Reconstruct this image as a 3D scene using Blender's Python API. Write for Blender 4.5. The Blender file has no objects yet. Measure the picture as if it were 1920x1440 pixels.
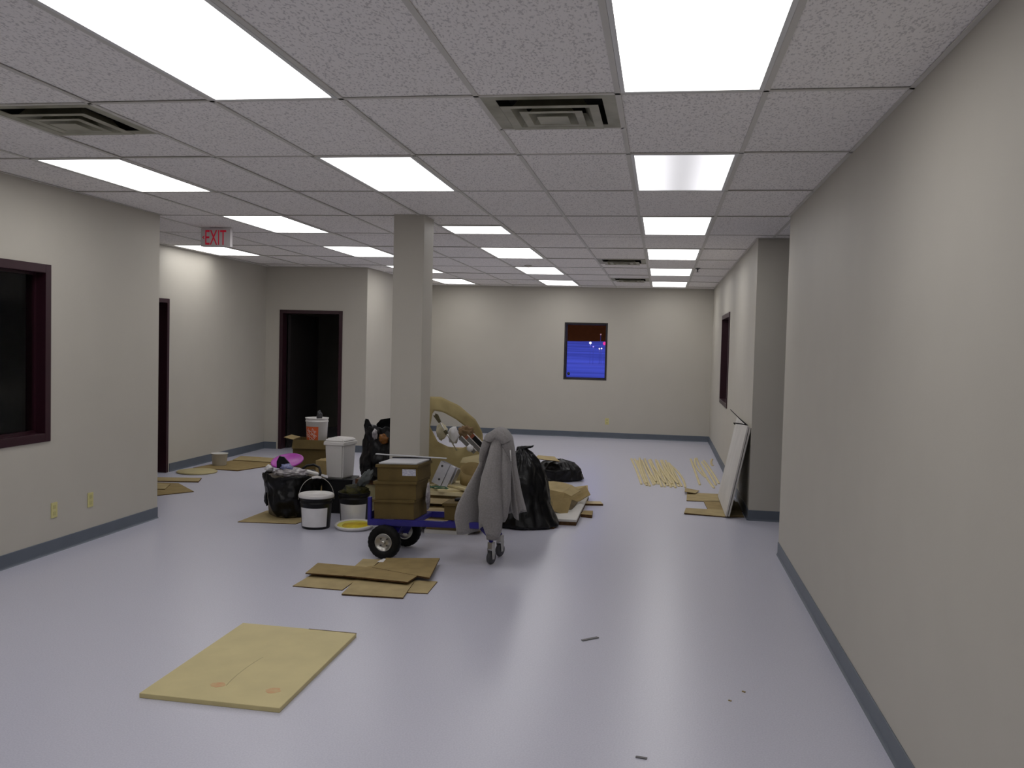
import bpy, bmesh, math, random
from mathutils import Vector, Matrix, noise
random.seed(7)
PI = math.pi
S = bpy.context.scene
COL = S.collection

# ------------------------------------------------------------------ camera
F_PX, YAW, PITCH, ROLL = 1733.53, 0.1596994, 0.0415626, 0.0249718
EYE = 1.6177
def camera():
    cy, sy = math.cos(YAW), math.sin(YAW)
    f = Vector((-sy, cy, 0)); r = Vector((cy, sy, 0)); u = Vector((0, 0, 1))
    cp, sp = math.cos(PITCH), math.sin(PITCH)
    f2 = f*cp - u*sp; u2 = u*cp + f*sp
    cr, sr = math.cos(ROLL), math.sin(ROLL)
    r3 = r*cr + u2*sr; u3 = -r*sr + u2*cr
    cd = bpy.data.cameras.new('camera'); cd.sensor_fit = 'HORIZONTAL'; cd.sensor_width = 36.0
    cd.lens = F_PX/1920*36.0; cd.clip_start = 0.05; cd.clip_end = 400
    co = bpy.data.objects.new('camera', cd); COL.objects.link(co)
    m = Matrix((r3, u3, -f2)).transposed().to_4x4(); m.translation = Vector((0, 0, EYE))
    co.matrix_world = m
    S.camera = co
camera()

# ------------------------------------------------------------------ world (dusk), exposure
LAMP = 4.25            # radiance of the ceiling light lenses
w = bpy.data.worlds.new('dusk'); S.world = w; w.use_nodes = True
bg = w.node_tree.nodes['Background']
bg.inputs[0].default_value = (0.070, 0.095, 0.62, 1); bg.inputs[1].default_value = 1.0
S.view_settings.view_transform = 'Standard'
S.view_settings.look = 'None'
S.view_settings.gamma = 1.0
S.view_settings.exposure = 0.0
S.view_settings.use_curve_mapping = False

# ------------------------------------------------------------------ materials
def srgb(r, g, b):
    def c(v):
        v /= 255.0
        return v/12.92 if v <= 0.04045 else ((v+0.055)/1.055)**2.4
    return (c(r), c(g), c(b), 1)
MATS = {}
def mat(name, col, rough=0.6, spec=0.5, metal=0.0, noise_amt=0.0, noise_scale=20.0, bump=0.0, bump_scale=60.0, stretch=None, emit=None, emit_s=0.0, col2=None, sheen=0.0):
    if name in MATS: return MATS[name]
    m = bpy.data.materials.new(name); m.use_nodes = True
    nt = m.node_tree; b = nt.nodes['Principled BSDF']
    b.inputs['Base Color'].default_value = col
    b.inputs['Roughness'].default_value = rough
    b.inputs['Specular IOR Level'].default_value = spec
    b.inputs['Metallic'].default_value = metal
    if sheen: b.inputs['Sheen Weight'].default_value = sheen
    tc = nt.nodes.new('ShaderNodeTexCoord'); src = tc.outputs['Object']
    if stretch:
        mp = nt.nodes.new('ShaderNodeMapping'); mp.inputs['Scale'].default_value = stretch
        nt.links.new(src, mp.inputs['Vector']); src = mp.outputs['Vector']
    if noise_amt or col2:
        n = nt.nodes.new('ShaderNodeTexNoise'); n.inputs['Scale'].default_value = noise_scale; n.inputs['Detail'].default_value = 4
        nt.links.new(src, n.inputs['Vector'])
        r = nt.nodes.new('ShaderNodeValToRGB')
        a = col2 if col2 else tuple(min(1, c*(1-noise_amt)) for c in col[:3])+(1,)
        z = col if col2 else tuple(min(1, c*(1+noise_amt)) for c in col[:3])+(1,)
        r.color_ramp.elements[0].color = a; r.color_ramp.elements[1].color = z
        r.color_ramp.elements[0].position = 0.35; r.color_ramp.elements[1].position = 0.65
        nt.links.new(n.outputs['Fac'], r.inputs['Fac']); nt.links.new(r.outputs['Color'], b.inputs['Base Color'])
    if bump:
        n2 = nt.nodes.new('ShaderNodeTexNoise'); n2.inputs['Scale'].default_value = bump_scale; n2.inputs['Detail'].default_value = 5
        nt.links.new(src, n2.inputs['Vector'])
        bp = nt.nodes.new('ShaderNodeBump'); bp.inputs['Strength'].default_value = bump; bp.inputs['Distance'].default_value = 0.01
        nt.links.new(n2.outputs['Fac'], bp.inputs['Height']); nt.links.new(bp.outputs['Normal'], b.inputs['Normal'])
    if emit:
        b.inputs['Emission Color'].default_value = emit; b.inputs['Emission Strength'].default_value = emit_s
    MATS[name] = m
    return m

M_WALL = mat('wall_paint', (0.515, 0.488, 0.424, 1), 0.55, 0.35, noise_amt=0.012, noise_scale=3, bump=0.04, bump_scale=180)
M_WALLDARK = mat('shaded_room_wall', (0.10, 0.095, 0.09, 1), 0.8, noise_amt=0.1, noise_scale=2)  # dark colour stands in for the shade of the unlit side room
M_BASE = mat('vinyl_base', (0.115, 0.135, 0.165, 1), 0.45, 0.4, noise_amt=0.04, noise_scale=6)
M_MAROON = mat('maroon_paint', (0.030, 0.007, 0.013, 1), 0.4, 0.4, noise_amt=0.08, noise_scale=5)
M_DOOR = mat('dark_door', (0.022, 0.018, 0.018, 1), 0.5, noise_amt=0.1, noise_scale=4)
M_BAR = mat('ceiling_bar', (0.62, 0.60, 0.55, 1), 0.5, 0.4, noise_amt=0.02, noise_scale=5)
M_LIGHTFRAME = mat('light_frame', (0.70, 0.70, 0.68, 1), 0.4)
M_PLENUM = mat('plenum', (0.05, 0.05, 0.05, 1), 0.9)
M_VENT = mat('vent_paint', (0.42, 0.41, 0.32, 1), 0.5, 0.4, col2=(0.27, 0.26, 0.19, 1), noise_scale=5)
M_VENTDARK = mat('vent_dark', (0.012, 0.011, 0.010, 1), 0.8, noise_amt=0.3, noise_scale=8)
M_IVORY = mat('ivory_plate', (0.62, 0.57, 0.25, 1), 0.35, 0.5, noise_amt=0.02)
M_IVORYD = mat('ivory_socket', (0.50, 0.46, 0.20, 1), 0.4)
M_CARD = mat('cardboard', (0.30, 0.222, 0.098, 1), 0.8, 0.2, noise_amt=0.10, noise_scale=9, bump=0.1, bump_scale=40)
M_CARD2 = mat('cardboard_tan', (0.40, 0.315, 0.16, 1), 0.8, 0.2, noise_amt=0.10, noise_scale=7, bump=0.1, bump_scale=40)
M_CARDD = mat('cardboard_dark', (0.115, 0.080, 0.027, 1), 0.75, 0.25, noise_amt=0.12, noise_scale=8, bump=0.1, bump_scale=40)
M_CARDE = mat('cardboard_edge', (0.10, 0.055, 0.025, 1), 0.9, 0.1, noise_amt=0.2, noise_scale=60)
M_CREAM = mat('cream_wood', (0.62, 0.53, 0.30, 1), 0.6, 0.3, noise_amt=0.08, noise_scale=6, stretch=(1, 6, 6))
M_CREAM2 = mat('pale_wood', (0.55, 0.44, 0.24, 1), 0.6, 0.3, noise_amt=0.12, noise_scale=6, stretch=(1, 8, 8))
M_WHITEP = mat('white_plastic', (0.70, 0.68, 0.66, 1), 0.35, 0.5, noise_amt=0.02, noise_scale=6)
M_WHITEB = mat('white_panel', (0.60, 0.58, 0.54, 1), 0.6, 0.3, noise_amt=0.05, noise_scale=4)
M_GREYB = mat('grey_panel', (0.50, 0.50, 0.52, 1), 0.45, 0.5, noise_amt=0.04, noise_scale=5)
M_PAPER = mat('paper', (0.72, 0.71, 0.72, 1), 0.7, 0.2, noise_amt=0.04, noise_scale=12)
M_BAG = mat('black_bag', (0.0035, 0.0035, 0.0045, 1), 0.30, 0.30, bump=0.6, bump_scale=16, noise_amt=0.2, noise_scale=5)
M_BLACKP = mat('black_plastic', (0.006, 0.006, 0.007, 1), 0.4, 0.25, noise_amt=0.1, noise_scale=8)
M_RUBBER = mat('rubber', (0.006, 0.006, 0.006, 1), 0.65, 0.2, noise_amt=0.2, noise_scale=30)
M_BLUE = mat('blue_paint', (0.020, 0.016, 0.20, 1), 0.35, 0.5, noise_amt=0.1, noise_scale=9)
M_STEEL = mat('steel', (0.55, 0.54, 0.50, 1), 0.3, 0.5, metal=1.0, noise_amt=0.1, noise_scale=14)
M_GALV = mat('galvanised', (0.52, 0.52, 0.56, 1), 0.4, 0.5, metal=0.35, noise_amt=0.06, noise_scale=12)
M_FLEECE = mat('grey_fleece', (0.265, 0.25, 0.245, 1), 0.95, 0.1, noise_amt=0.10, noise_scale=90, bump=0.25, bump_scale=220, sheen=0.25)
M_FLEECED = mat('grey_ribbing', (0.23, 0.215, 0.21, 1), 0.95, 0.1, noise_amt=0.12, noise_scale=120, bump=0.3, bump_scale=260)
M_PINK = mat('magenta_plastic', (0.42, 0.045, 0.40, 1), 0.4, 0.5, noise_amt=0.05)
M_CLEAR = mat('crumpled_film', (0.55, 0.52, 0.53, 1), 0.25, 0.6, col2=(0.20, 0.18, 0.20, 1), noise_scale=22, bump=0.4, bump_scale=40)
M_BLUEW = mat('blue_wrap', (0.10, 0.13, 0.42, 1), 0.3, 0.5, col2=(0.4, 0.42, 0.6, 1), noise_scale=30)
M_YELLOW = mat('yellow_paint', (0.66, 0.52, 0.02, 1), 0.5, 0.2, col2=(0.42, 0.28, 0.01, 1), noise_scale=9)
M_YELLOW2 = mat('pale_yellow_paint', (0.66, 0.62, 0.13, 1), 0.5, 0.2, noise_amt=0.05)
M_ORANGE = mat('orange_print', (0.62, 0.10, 0.025, 1), 0.4, 0.4, noise_amt=0.05)
M_ORANGEJ = mat('orange_wrap', (0.20, 0.075, 0.010, 1), 0.4, 0.4, noise_amt=0.3, noise_scale=30)
M_OLIVE = mat('olive_rag', (0.012, 0.013, 0.008, 1), 0.7, 0.2, col2=(0.06, 0.055, 0.014, 1), noise_scale=24, bump=0.5, bump_scale=50)
M_GREYRAG = mat('grey_rag', (0.09, 0.10, 0.10, 1), 0.5, 0.3, noise_amt=0.25, noise_scale=18, bump=0.4, bump_scale=50)
M_REDWOOD = mat('red_brown_wood', (0.10, 0.040, 0.014, 1), 0.5, 0.4, noise_amt=0.2, noise_scale=6, stretch=(1, 8, 8))
M_TAN = mat('tan_plastic', (0.17, 0.145, 0.105, 1), 0.6, 0.3, noise_amt=0.06)
M_RED = mat('exit_red', (0.55, 0.010, 0.035, 1), 0.4, 0.3, emit=(1, 0.02, 0.07, 1), emit_s=0.10)
M_SIGN = mat('exit_housing', (0.62, 0.59, 0.59, 1), 0.4, 0.4)
M_GREEN = mat('green_cord', (0.05, 0.14, 0.08, 1), 0.5)
M_BROWNOUT = mat('soffit_brown', (0.40, 0.09, 0.006, 1), 0.9, 0.0, noise_amt=0.1, noise_scale=3)
M_BRISTLE = mat('bristle', (0.10, 0.085, 0.045, 1), 0.9, noise_amt=0.3, noise_scale=60)
M_DARKGREY = mat('dark_grey', (0.05, 0.05, 0.055, 1), 0.5, noise_amt=0.1)
M_SCRAP = mat('scrap_grey', (0.18, 0.175, 0.18, 1), 0.6, noise_amt=0.1)

def tile_material():
    m = bpy.data.materials.new('fissured_tile'); m.use_nodes = True
    nt = m.node_tree; b = nt.nodes['Principled BSDF']; b.inputs['Roughness'].default_value = 0.9; b.inputs['Specular IOR Level'].default_value = 0.15
    g = nt.nodes.new('ShaderNodeNewGeometry')
    mp = nt.nodes.new('ShaderNodeMapping'); mp.inputs['Scale'].default_value = (1, 0.45, 1); mp.inputs['Rotation'].default_value = (0, 0, 0.5)
    nt.links.new(g.outputs['Position'], mp.inputs['Vector'])
    n = nt.nodes.new('ShaderNodeTexNoise'); n.inputs['Scale'].default_value = 110; n.inputs['Detail'].default_value = 3
    nt.links.new(mp.outputs['Vector'], n.inputs['Vector'])
    r = nt.nodes.new('ShaderNodeValToRGB')
    r.color_ramp.elements[0].position = 0.36; r.color_ramp.elements[0].color = (0.62, 0.595, 0.58, 1)
    r.color_ramp.elements[1].position = 0.47; r.color_ramp.elements[1].color = (0.90, 0.87, 0.84, 1)
    nt.links.new(n.outputs['Fac'], r.inputs['Fac']); nt.links.new(r.outputs['Color'], b.inputs['Base Color'])
    bp = nt.nodes.new('ShaderNodeBump'); bp.inputs['Strength'].default_value = 0.35; bp.inputs['Distance'].default_value = 0.004
    nt.links.new(n.outputs['Fac'], bp.inputs['Height']); nt.links.new(bp.outputs['Normal'], b.inputs['Normal'])
    return m
M_TILE = tile_material()

def floor_material():
    m = bpy.data.materials.new('speckled_vinyl'); m.use_nodes = True
    nt = m.node_tree; b = nt.nodes['Principled BSDF']
    b.inputs['Roughness'].default_value = 0.30; b.inputs['Specular IOR Level'].default_value = 0.45
    g = nt.nodes.new('ShaderNodeNewGeometry')
    n = nt.nodes.new('ShaderNodeTexNoise'); n.inputs['Scale'].default_value = 130; n.inputs['Detail'].default_value = 3
    nt.links.new(g.outputs['Position'], n.inputs['Vector'])
    r = nt.nodes.new('ShaderNodeValToRGB')
    r.color_ramp.elements[0].position = 0.38; r.color_ramp.elements[0].color = (0.535, 0.535, 0.63, 1)
    r.color_ramp.elements[1].position = 0.62; r.color_ramp.elements[1].color = (0.60, 0.60, 0.69, 1)
    nt.links.new(n.outputs['Fac'], r.inputs['Fac']); nt.links.new(r.outputs['Color'], b.inputs['Base Color'])
    return m
M_FLOOR = floor_material()

def lens_material(name, strength, tubes=False):
    m = bpy.data.materials.new(name); m.use_nodes = True
    nt = m.node_tree; b = nt.nodes['Principled BSDF']
    b.inputs['Base Color'].default_value = (0.8, 0.8, 0.8, 1); b.inputs['Roughness'].default_value = 0.4
    b.inputs['Emission Color'].default_value = (1.0, 0.985, 0.985, 1)
    b.inputs['Emission Strength'].default_value = strength
    if tubes:      # lens lit by the two outer tubes only
        tc = nt.nodes.new('ShaderNodeTexCoord'); sp = nt.nodes.new('ShaderNodeSeparateXYZ')
        nt.links.new(tc.outputs['Object'], sp.inputs[0])
        ab = nt.nodes.new('ShaderNodeMath'); ab.operation = 'ABSOLUTE'; nt.links.new(sp.outputs['X'], ab.inputs[0])
        mr = nt.nodes.new('ShaderNodeMapRange'); mr.inputs['From Min'].default_value = 0.0; mr.inputs['From Max'].default_value = 0.27
        mr.inputs['To Min'].default_value = strength*0.13; mr.inputs['To Max'].default_value = strength*0.36; mr.interpolation_type = 'SMOOTHSTEP'
        nt.links.new(ab.outputs[0], mr.inputs['Value']); nt.links.new(mr.outputs['Result'], b.inputs['Emission Strength'])
        b.inputs['Emission Color'].default_value = (0.97, 0.96, 1.0, 1)
    return m
M_LENS = lens_material('lit_lens', LAMP)
M_LENS_DIM = lens_material('lit_lens_tubes', LAMP, True)

def glass_material():
    m = bpy.data.materials.new('pane_glass'); m.use_nodes = True
    nt = m.node_tree; b = nt.nodes['Principled BSDF']
    b.inputs['Base Color'].default_value = (0.9, 0.93, 0.95, 1); b.inputs['Roughness'].default_value = 0.02
    b.inputs['Transmission Weight'].default_value = 1.0; b.inputs['IOR'].default_value = 1.1
    return m
M_GLASS = glass_material()

# ------------------------------------------------------------------ helpers
def bm_obj(name, bm, m, parent=None, smooth=False, loc=None):
    bmesh.ops.recalc_face_normals(bm, faces=bm.faces)
    me = bpy.data.meshes.new(name); bm.to_mesh(me); bm.free()
    ms = m if isinstance(m, (list, tuple)) else [m]
    for x in ms: me.materials.append(x)
    if smooth:
        for p in me.polygons: p.use_smooth = True
    o = bpy.data.objects.new(name, me); COL.objects.link(o)
    if parent: o.parent = parent
    if loc: o.location = loc
    return o
def tag(o, label=None, cat=None, group=None, kind=None):
    if label: o['label'] = label
    if cat: o['category'] = cat
    if group: o['group'] = group
    if kind: o['kind'] = kind
    return o
def struct(name, bm, m, parent=None, **k):
    o = bm_obj(name, bm, m, parent, **k)
    if not parent: o['kind'] = 'structure'
    return o
def thing(name, label, cat, loc=(0, 0, 0), rot=(0, 0, 0), group=None):
    o = bpy.data.objects.new(name, None); COL.objects.link(o)
    o.empty_display_size = 0.05
    o.location = loc; o.rotation_euler = rot
    return tag(o, label, cat, group)
def add_box(bm, x0, x1, y0, y1, z0, z1, bevel=0.0, M=None, mi=0):
    t = bmesh.new()
    vs = [t.verts.new((x, y, z)) for z in (z0, z1) for x, y in ((x0, y0), (x1, y0), (x1, y1), (x0, y1))]
    for f in ((3, 2, 1, 0), (4, 5, 6, 7), (0, 1, 5, 4), (1, 2, 6, 5), (2, 3, 7, 6), (3, 0, 4, 7)): t.faces.new([vs[i] for i in f])
    if bevel: bmesh.ops.bevel(t, geom=list(t.edges), offset=bevel, segments=2, affect='EDGES', profile=0.6)
    merge(bm, t, M, mi)
def merge(bm, t, M=None, mi=0):
    mp = {}
    for v in t.verts: mp[v] = bm.verts.new(M @ v.co if M else v.co)
    for f in t.faces:
        try:
            nf = bm.faces.new([mp[v] for v in f.verts]); nf.material_index = mi if mi else f.material_index; nf.smooth = f.smooth
        except ValueError: pass
    t.free()
def boxbm(*a, **k):
    bm = bmesh.new(); add_box(bm, *a, **k); return bm
def add_prism(bm, poly, z0, z1, M=None, mi=0, zf=None):
    """flat sheet with outline poly (list of x,y), bottom z0, top z1, optional lift zf(x,y)"""
    t = bmesh.new(); zf = zf or (lambda x, y: 0)
    lo = [t.verts.new((x, y, z0+zf(x, y))) for x, y in poly]; hi = [t.verts.new((x, y, z1+zf(x, y))) for x, y in poly]
    n = len(poly)
    t.faces.new(lo[::-1]); t.faces.new(hi)
    for i in range(n): t.faces.new((lo[i], lo[(i+1) % n], hi[(i+1) % n], hi[i]))
    merge(bm, t, M, mi)
def prismbm(*a, **k):
    bm = bmesh.new(); add_prism(bm, *a, **k); return bm
def add_lathe(bm, prof, n=32, cx=0, cy=0, M=None, smooth=True, cap=True, fn=None, mi=0):
    t = bmesh.new(); rings = []
    for r, z in prof:
        ring = []
        for k in range(n):
            a = 2*PI*k/n; rr = r; zz = z
            if fn: rr, zz = fn(a, r, z)
            ring.append(t.verts.new((cx+rr*math.cos(a), cy+rr*math.sin(a), zz)))
        rings.append(ring)
    for a, b in zip(rings, rings[1:]):
        for k in range(n):
            f = t.faces.new((a[k], a[(k+1) % n], b[(k+1) % n], b[k])); f.smooth = smooth
    if cap:
        if prof[0][0] > 1e-5: t.faces.new(rings[0][::-1])
        if prof[-1][0] > 1e-5: t.faces.new(rings[-1])
    bmesh.ops.remove_doubles(t, verts=t.verts, dist=1e-6)
    merge(bm, t, M, mi)
def lathebm(*a, **k):
    bm = bmesh.new(); add_lathe(bm, *a, **k); return bm
def add_tube(bm, pts, r, n=8, M=None, mi=0, flat=1.0):
    t = bmesh.new(); pts = [Vector(p) for p in pts]; rings = []
    rs = r if isinstance(r, (list, tuple)) else [r]*len(pts)
    up = Vector((0, 0, 1))
    for i, p in enumerate(pts):
        d = (pts[min(i+1, len(pts)-1)]-pts[max(i-1, 0)]).normalized()
        ref = up if abs(d.z) < 0.9 else Vector((0, 1, 0))
        a = d.cross(ref).normalized(); b = a.cross(d).normalized()
        rings.append([t.verts.new(p + rs[i]*(math.cos(2*PI*k/n)*a + flat*math.sin(2*PI*k/n)*b)) for k in range(n)])
    for a, b in zip(rings, rings[1:]):
        for k in range(n):
            f = t.faces.new((a[k], a[(k+1) % n], b[(k+1) % n], b[k])); f.smooth = True
    t.faces.new(rings[0][::-1]); t.faces.new(rings[-1])
    merge(bm, t, M, mi)
def tubebm(*a, **k):
    bm = bmesh.new(); add_tube(bm, *a, **k); return bm
def arc(cx, cy, r, a0, a1, n):
    return [(cx+r*math.cos(a0+(a1-a0)*i/n), cy+r*math.sin(a0+(a1-a0)*i/n)) for i in range(n+1)]
def patchbm(r0, r1, z0, z1, a0, a1, n=14, rows=3, off=0.0012):
    """curved sheet on a tapered round wall (a label)"""
    bm = bmesh.new(); g = []
    for j in range(rows+1):
        t = j/rows; r = r0+(r1-r0)*t+off; z = z0+(z1-z0)*t
        g.append([bm.verts.new((r*math.cos(a0+(a1-a0)*i/n), r*math.sin(a0+(a1-a0)*i/n), z)) for i in range(n+1)])
    for a, b in zip(g, g[1:]):
        for i in range(n): bm.faces.new((a[i], a[i+1], b[i+1], b[i])).smooth = True
    return bm
def text_mesh(body, size, depth=0.0, align='CENTER'):
    c = bpy.data.curves.new('lettering', 'FONT'); c.body = body; c.size = size; c.extrude = depth
    c.align_x = align; c.align_y = 'CENTER'; c.resolution_u = 3
    o = bpy.data.objects.new('lettering', c); COL.objects.link(o)
    dg = bpy.context.evaluated_depsgraph_get()
    me = bpy.data.meshes.new_from_object(o.evaluated_get(dg))
    bm = bmesh.new(); bm.from_mesh(me)
    bpy.data.objects.remove(o); bpy.data.meshes.remove(me)
    return bm
def fbm(p, o=3): return noise.fractal(Vector(p), 0.9, 2.1, o)
def wall(name, axis, c0, c1, a0, a1, z0, z1, hole=None, m=None):
    """wall slab: axis 'x' runs along x (c0..c1 = y range), 'y' runs along y (c0..c1 = x range); hole = (a,b,z0,z1)"""
    bm = bmesh.new()
    def bx(p, q, u, v):
        if q-p < 1e-4 or v-u < 1e-4: return
        if axis == 'x': add_box(bm, p, q, c0, c1, u, v)
        else: add_box(bm, c0, c1, p, q, u, v)
    if hole:
        h0, h1, hz0, hz1 = hole
        bx(a0, h0, z0, z1); bx(h1, a1, z0, z1); bx(h0, h1, z0, hz0); bx(h0, h1, hz1, z1)
    else: bx(a0, a1, z0, z1)
    return struct(name, bm, m or M_WALL)

# ------------------------------------------------------------------ room shell
CZ = 2.692
XR, XRF, XL, XLF = 0.969, 0.868, -4.403, -5.80
YF, YA, YE, YP = 16.62, 12.95, 7.595, 9.06
XS = -4.245
TOP = 2.80
struct('floor', boxbm(-8.2, 4.2, -4.2, 16.9, -0.15, 0.0), M_FLOOR)
wall('wall_right', 'y', XR, XR+0.13, -4.0, YE, 0, TOP)
wall('wall_right_far', 'y', XRF, XRF+0.14, YP+0.13, YF, 0, TOP, hole=(12.42, 13.93, 0.86, 2.13))
wall('wall_passage', 'x', YP, YP+0.13, XRF, 4.0, 0, TOP)
wall('wall_left', 'y', XL-0.13, XL, -4.0, YE, 0, TOP, hole=(4.55, 6.117, 0.836, 2.118))
wall('wall_left_return', 'x', YE-0.13, YE, -8.0, XL-0.13, 0, TOP)
wall('wall_left_far', 'y', XLF-0.13, XLF, YE, YA+0.13, 0, TOP, hole=(9.25, 10.2, 0.0, 2.05))
wall('wall_alcove', 'x', YA, YA+0.13, XLF, XS-0.13, 0, TOP, hole=(-5.553, -4.63, 0.0, 2.035))
wall('wall_alcove_side', 'y', XS-0.13, XS, YA, YF, 0, TOP)
wall('wall_far', 'x', YF, YF+0.2, -8.2, 4.2, 0, TOP, hole=(-1.742, -0.966, 1.03, 2.061))
wall('wall_back', 'x', -4.2, -4.0, -8.2, 4.2, 0, TOP)
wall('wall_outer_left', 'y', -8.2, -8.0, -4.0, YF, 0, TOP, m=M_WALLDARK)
wall('wall_outer_right', 'y', 4.0, 4.2, -4.0, YF, 0, TOP)
# column in the middle of the room
struct('trim_column', boxbm(-2.263, -1.998, 7.58, 7.90, 0, TOP, bevel=0.004), M_WALL)

# coved vinyl baseboards
def baseboard(name, segs):
    """segs: (x0,y0,x1,y1) with the room on the left of the direction of travel"""
    bm = bmesh.new()
    for x0, y0, x1, y1 in segs:
        d = Vector((x1-x0, y1-y0)); L = d.length; d /= L; n = Vector((-d.y, d.x))
        prof = [(0, 0), (0.016, 0), (0.009, 0.008), (0.006, 0.018), (0.006, 0.098), (0.004, 0.1), (0, 0.1)]
        a = [bm.verts.new((x0+n.x*p, y0+n.y*p, z)) for p, z in prof]
        b = [bm.verts.new((x1+n.x*p, y1+n.y*p, z)) for p, z in prof]
        for i in range(len(prof)-1): bm.faces.new((a[i], b[i], b[i+1], a[i+1]))
        bm.faces.new(a); bm.faces.new(b[::-1])
    return struct(name, bm, M_BASE)
baseboard('baseboard_right', [(XR, -4, XR, YE), (XR, YE, XR+0.13, YE)])
baseboard('baseboard_right_far', [(XRF, YP, XRF, YF)])
baseboard('baseboard_passage', [(4.0, YP, XRF, YP)])
baseboard('baseboard_left', [(XL, YE, XL, -4)])
baseboard('baseboard_left_far', [(XLF, YA, XLF, 10.26), (XLF, 9.19, XLF, YE)])
baseboard('baseboard_alcove', [(-5.61, YA, XLF, YA), (XS, YA, -4.57, YA)])
baseboard('baseboard_alcove_side', [(XS, YF, XS, YA)])
baseboard('baseboard_far', [(XRF, YF, XS, YF)])

# ------------------------------------------------------------------ suspended ceiling
T = 0.6096
GX, GY = -0.218, 3.967
def gx(i): return GX+i*T
def gy(j): return GY+j*2*T-(0.05 if j <= -1 else 0)
ceil = struct('ceiling', boxbm(-8.2, 4.2, -4.2, 16.9, TOP, TOP+0.12), M_PLENUM)
LIGHTS = {}   # (i, j0, j1)
for j in (-3, -1, 1, 3, 5, 7, 9): LIGHTS[(0, j)] = 1.0
for j in (-3, -1, 1, 5, 7, 9): LIGHTS[(-3, j)] = 1.0
LIGHTS[(-3, 3.5)] = 0.5
for j in (-3, -1, 1, 3, 5, 7, 9): LIGHTS[(-6, j)] = 1.0
LIGHTS[(-9, 5)] = 1.0
VENTS = [(-1, 0.0), (-5, 0.0), (-1, 6.0), (-1, 8.5)]
def xspan(y):
    if y < YE: return XL, XR
    if y < YP: return XLF, 4.0
    if y < YA: return XLF, XRF
    return XS, XRF
tile_cache = {}
def tile(x0, x1, y0, y1, parent):
    g = 0.004
    w_, d_ = x1-x0-2*g, y1-y0-2*g
    if w_ < 0.02 or d_ < 0.02: return
    key = (round(w_, 3), round(d_, 3))
    if key not in tile_cache:
        bm = boxbm(-w_/2, w_/2, -d_/2, d_/2, 0, 0.016, bevel=0.003)
        me = bpy.data.meshes.new('ceiling_tile'); bm.to_mesh(me); bm.free(); me.materials.append(M_TILE); tile_cache[key] = me
    o = bpy.data.objects.new('ceiling_tile', tile_cache[key]); COL.objects.link(o); o.parent = parent
    o.location = ((x0+x1)/2, (y0+y1)/2, CZ+random.uniform(0.0015, 0.005))
    o.rotation_euler = (random.uniform(-1, 1)*0.0015, random.uniform(-1, 1)*0.003, 0)
for i in range(-10, 7):
    for j in range(-6, 11):
        halves = [(0, 1.0)]
        full = LIGHTS.get((i, j)) == 1.0
        if full: continue
        if (i, j+0.5) in LIGHTS or (i, j+0.5) in VENTS: halves = [(0, 0.5)]
        elif (i, float(j)) in VENTS: halves = [(0.5, 1.0)]
        for h0, h1 in halves:
            ys = [max(gy(j+h0), -3.98), min(gy(j+h1), YF)]
            if ys[1]-ys[0] < 0.03: continue
            cuts = sorted([ys[0], ys[1]]+[c for c in (YE, YP, YA) if ys[0]+0.1 < c < ys[1]-0.1])
            for a, b in zip(cuts, cuts[1:]):
                lo, hi = xspan((a+b)/2)
                x0, x1 = max(gx(i), lo), min(gx(i+1), hi)
                if x1-x0 > 0.03: tile(x0, x1, a, b, ceil)
# T-bars: main runners along the room, cross tees across it
def tee(x0, x1, y0, y1, name):
    bm = bmesh.new()
    add_box(bm, x0, x1, y0, y1, CZ-0.003, CZ+0.001)
    if x1-x0 < y1-y0: add_box(bm, (x0+x1)/2-0.003, (x0+x1)/2+0.003, y0, y1, CZ+0.001, CZ+0.035)
    else: add_box(bm, x0, x1, (y0+y1)/2-0.003, (y0+y1)/2+0.003, CZ+0.001, CZ+0.035)
    struct(name, bm, M_BAR, ceil)
for i in range(-10, 7):
    x = gx(i)
    if x < XLF or x > 4: continue
    ya = -4.0 if XL < x < XR else YE
    yb = YF if XS < x < XRF else (YA if x < XS else YP)
    tee(x-0.012, x+0.012, ya, yb, 'runner')
for j in range(-6, 11):
    y = gy(j); lo, hi = xspan(y)
    if y < -3.9: continue
    tee(lo, hi, y-0.011, y+0.011, 'cross_tee')
for i, j in VENTS: tee(gx(i), gx(i+1), gy(j+0.5)-0.011, gy(j+0.5)+0.011, 'cross_tee') if j == int(j) else tee(gx(i), gx(i+1), gy(j)-0.011, gy(j)+0.011, 'cross_tee')
tee(gx(-3), gx(-2), gy(3.5)-0.011, gy(3.5)+0.011, 'cross_tee')
for nm, (a, b, c, d) in {'wall_angle': (XR-0.02, XR, -4, YE)}.items(): tee(a, b, c, d, nm)
for a, b, c, d in ((XL, XL+0.02, -4, YE), (XRF-0.02, XRF, YP, YF), (XS, XRF, YF-0.02, YF), (XLF, XLF+0.02, YE, YA), (XLF, XS, YA-0.02, YA), (XRF, 4, YP-0.02, YP)):
    tee(a, b, c, d, 'wall_angle')

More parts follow.
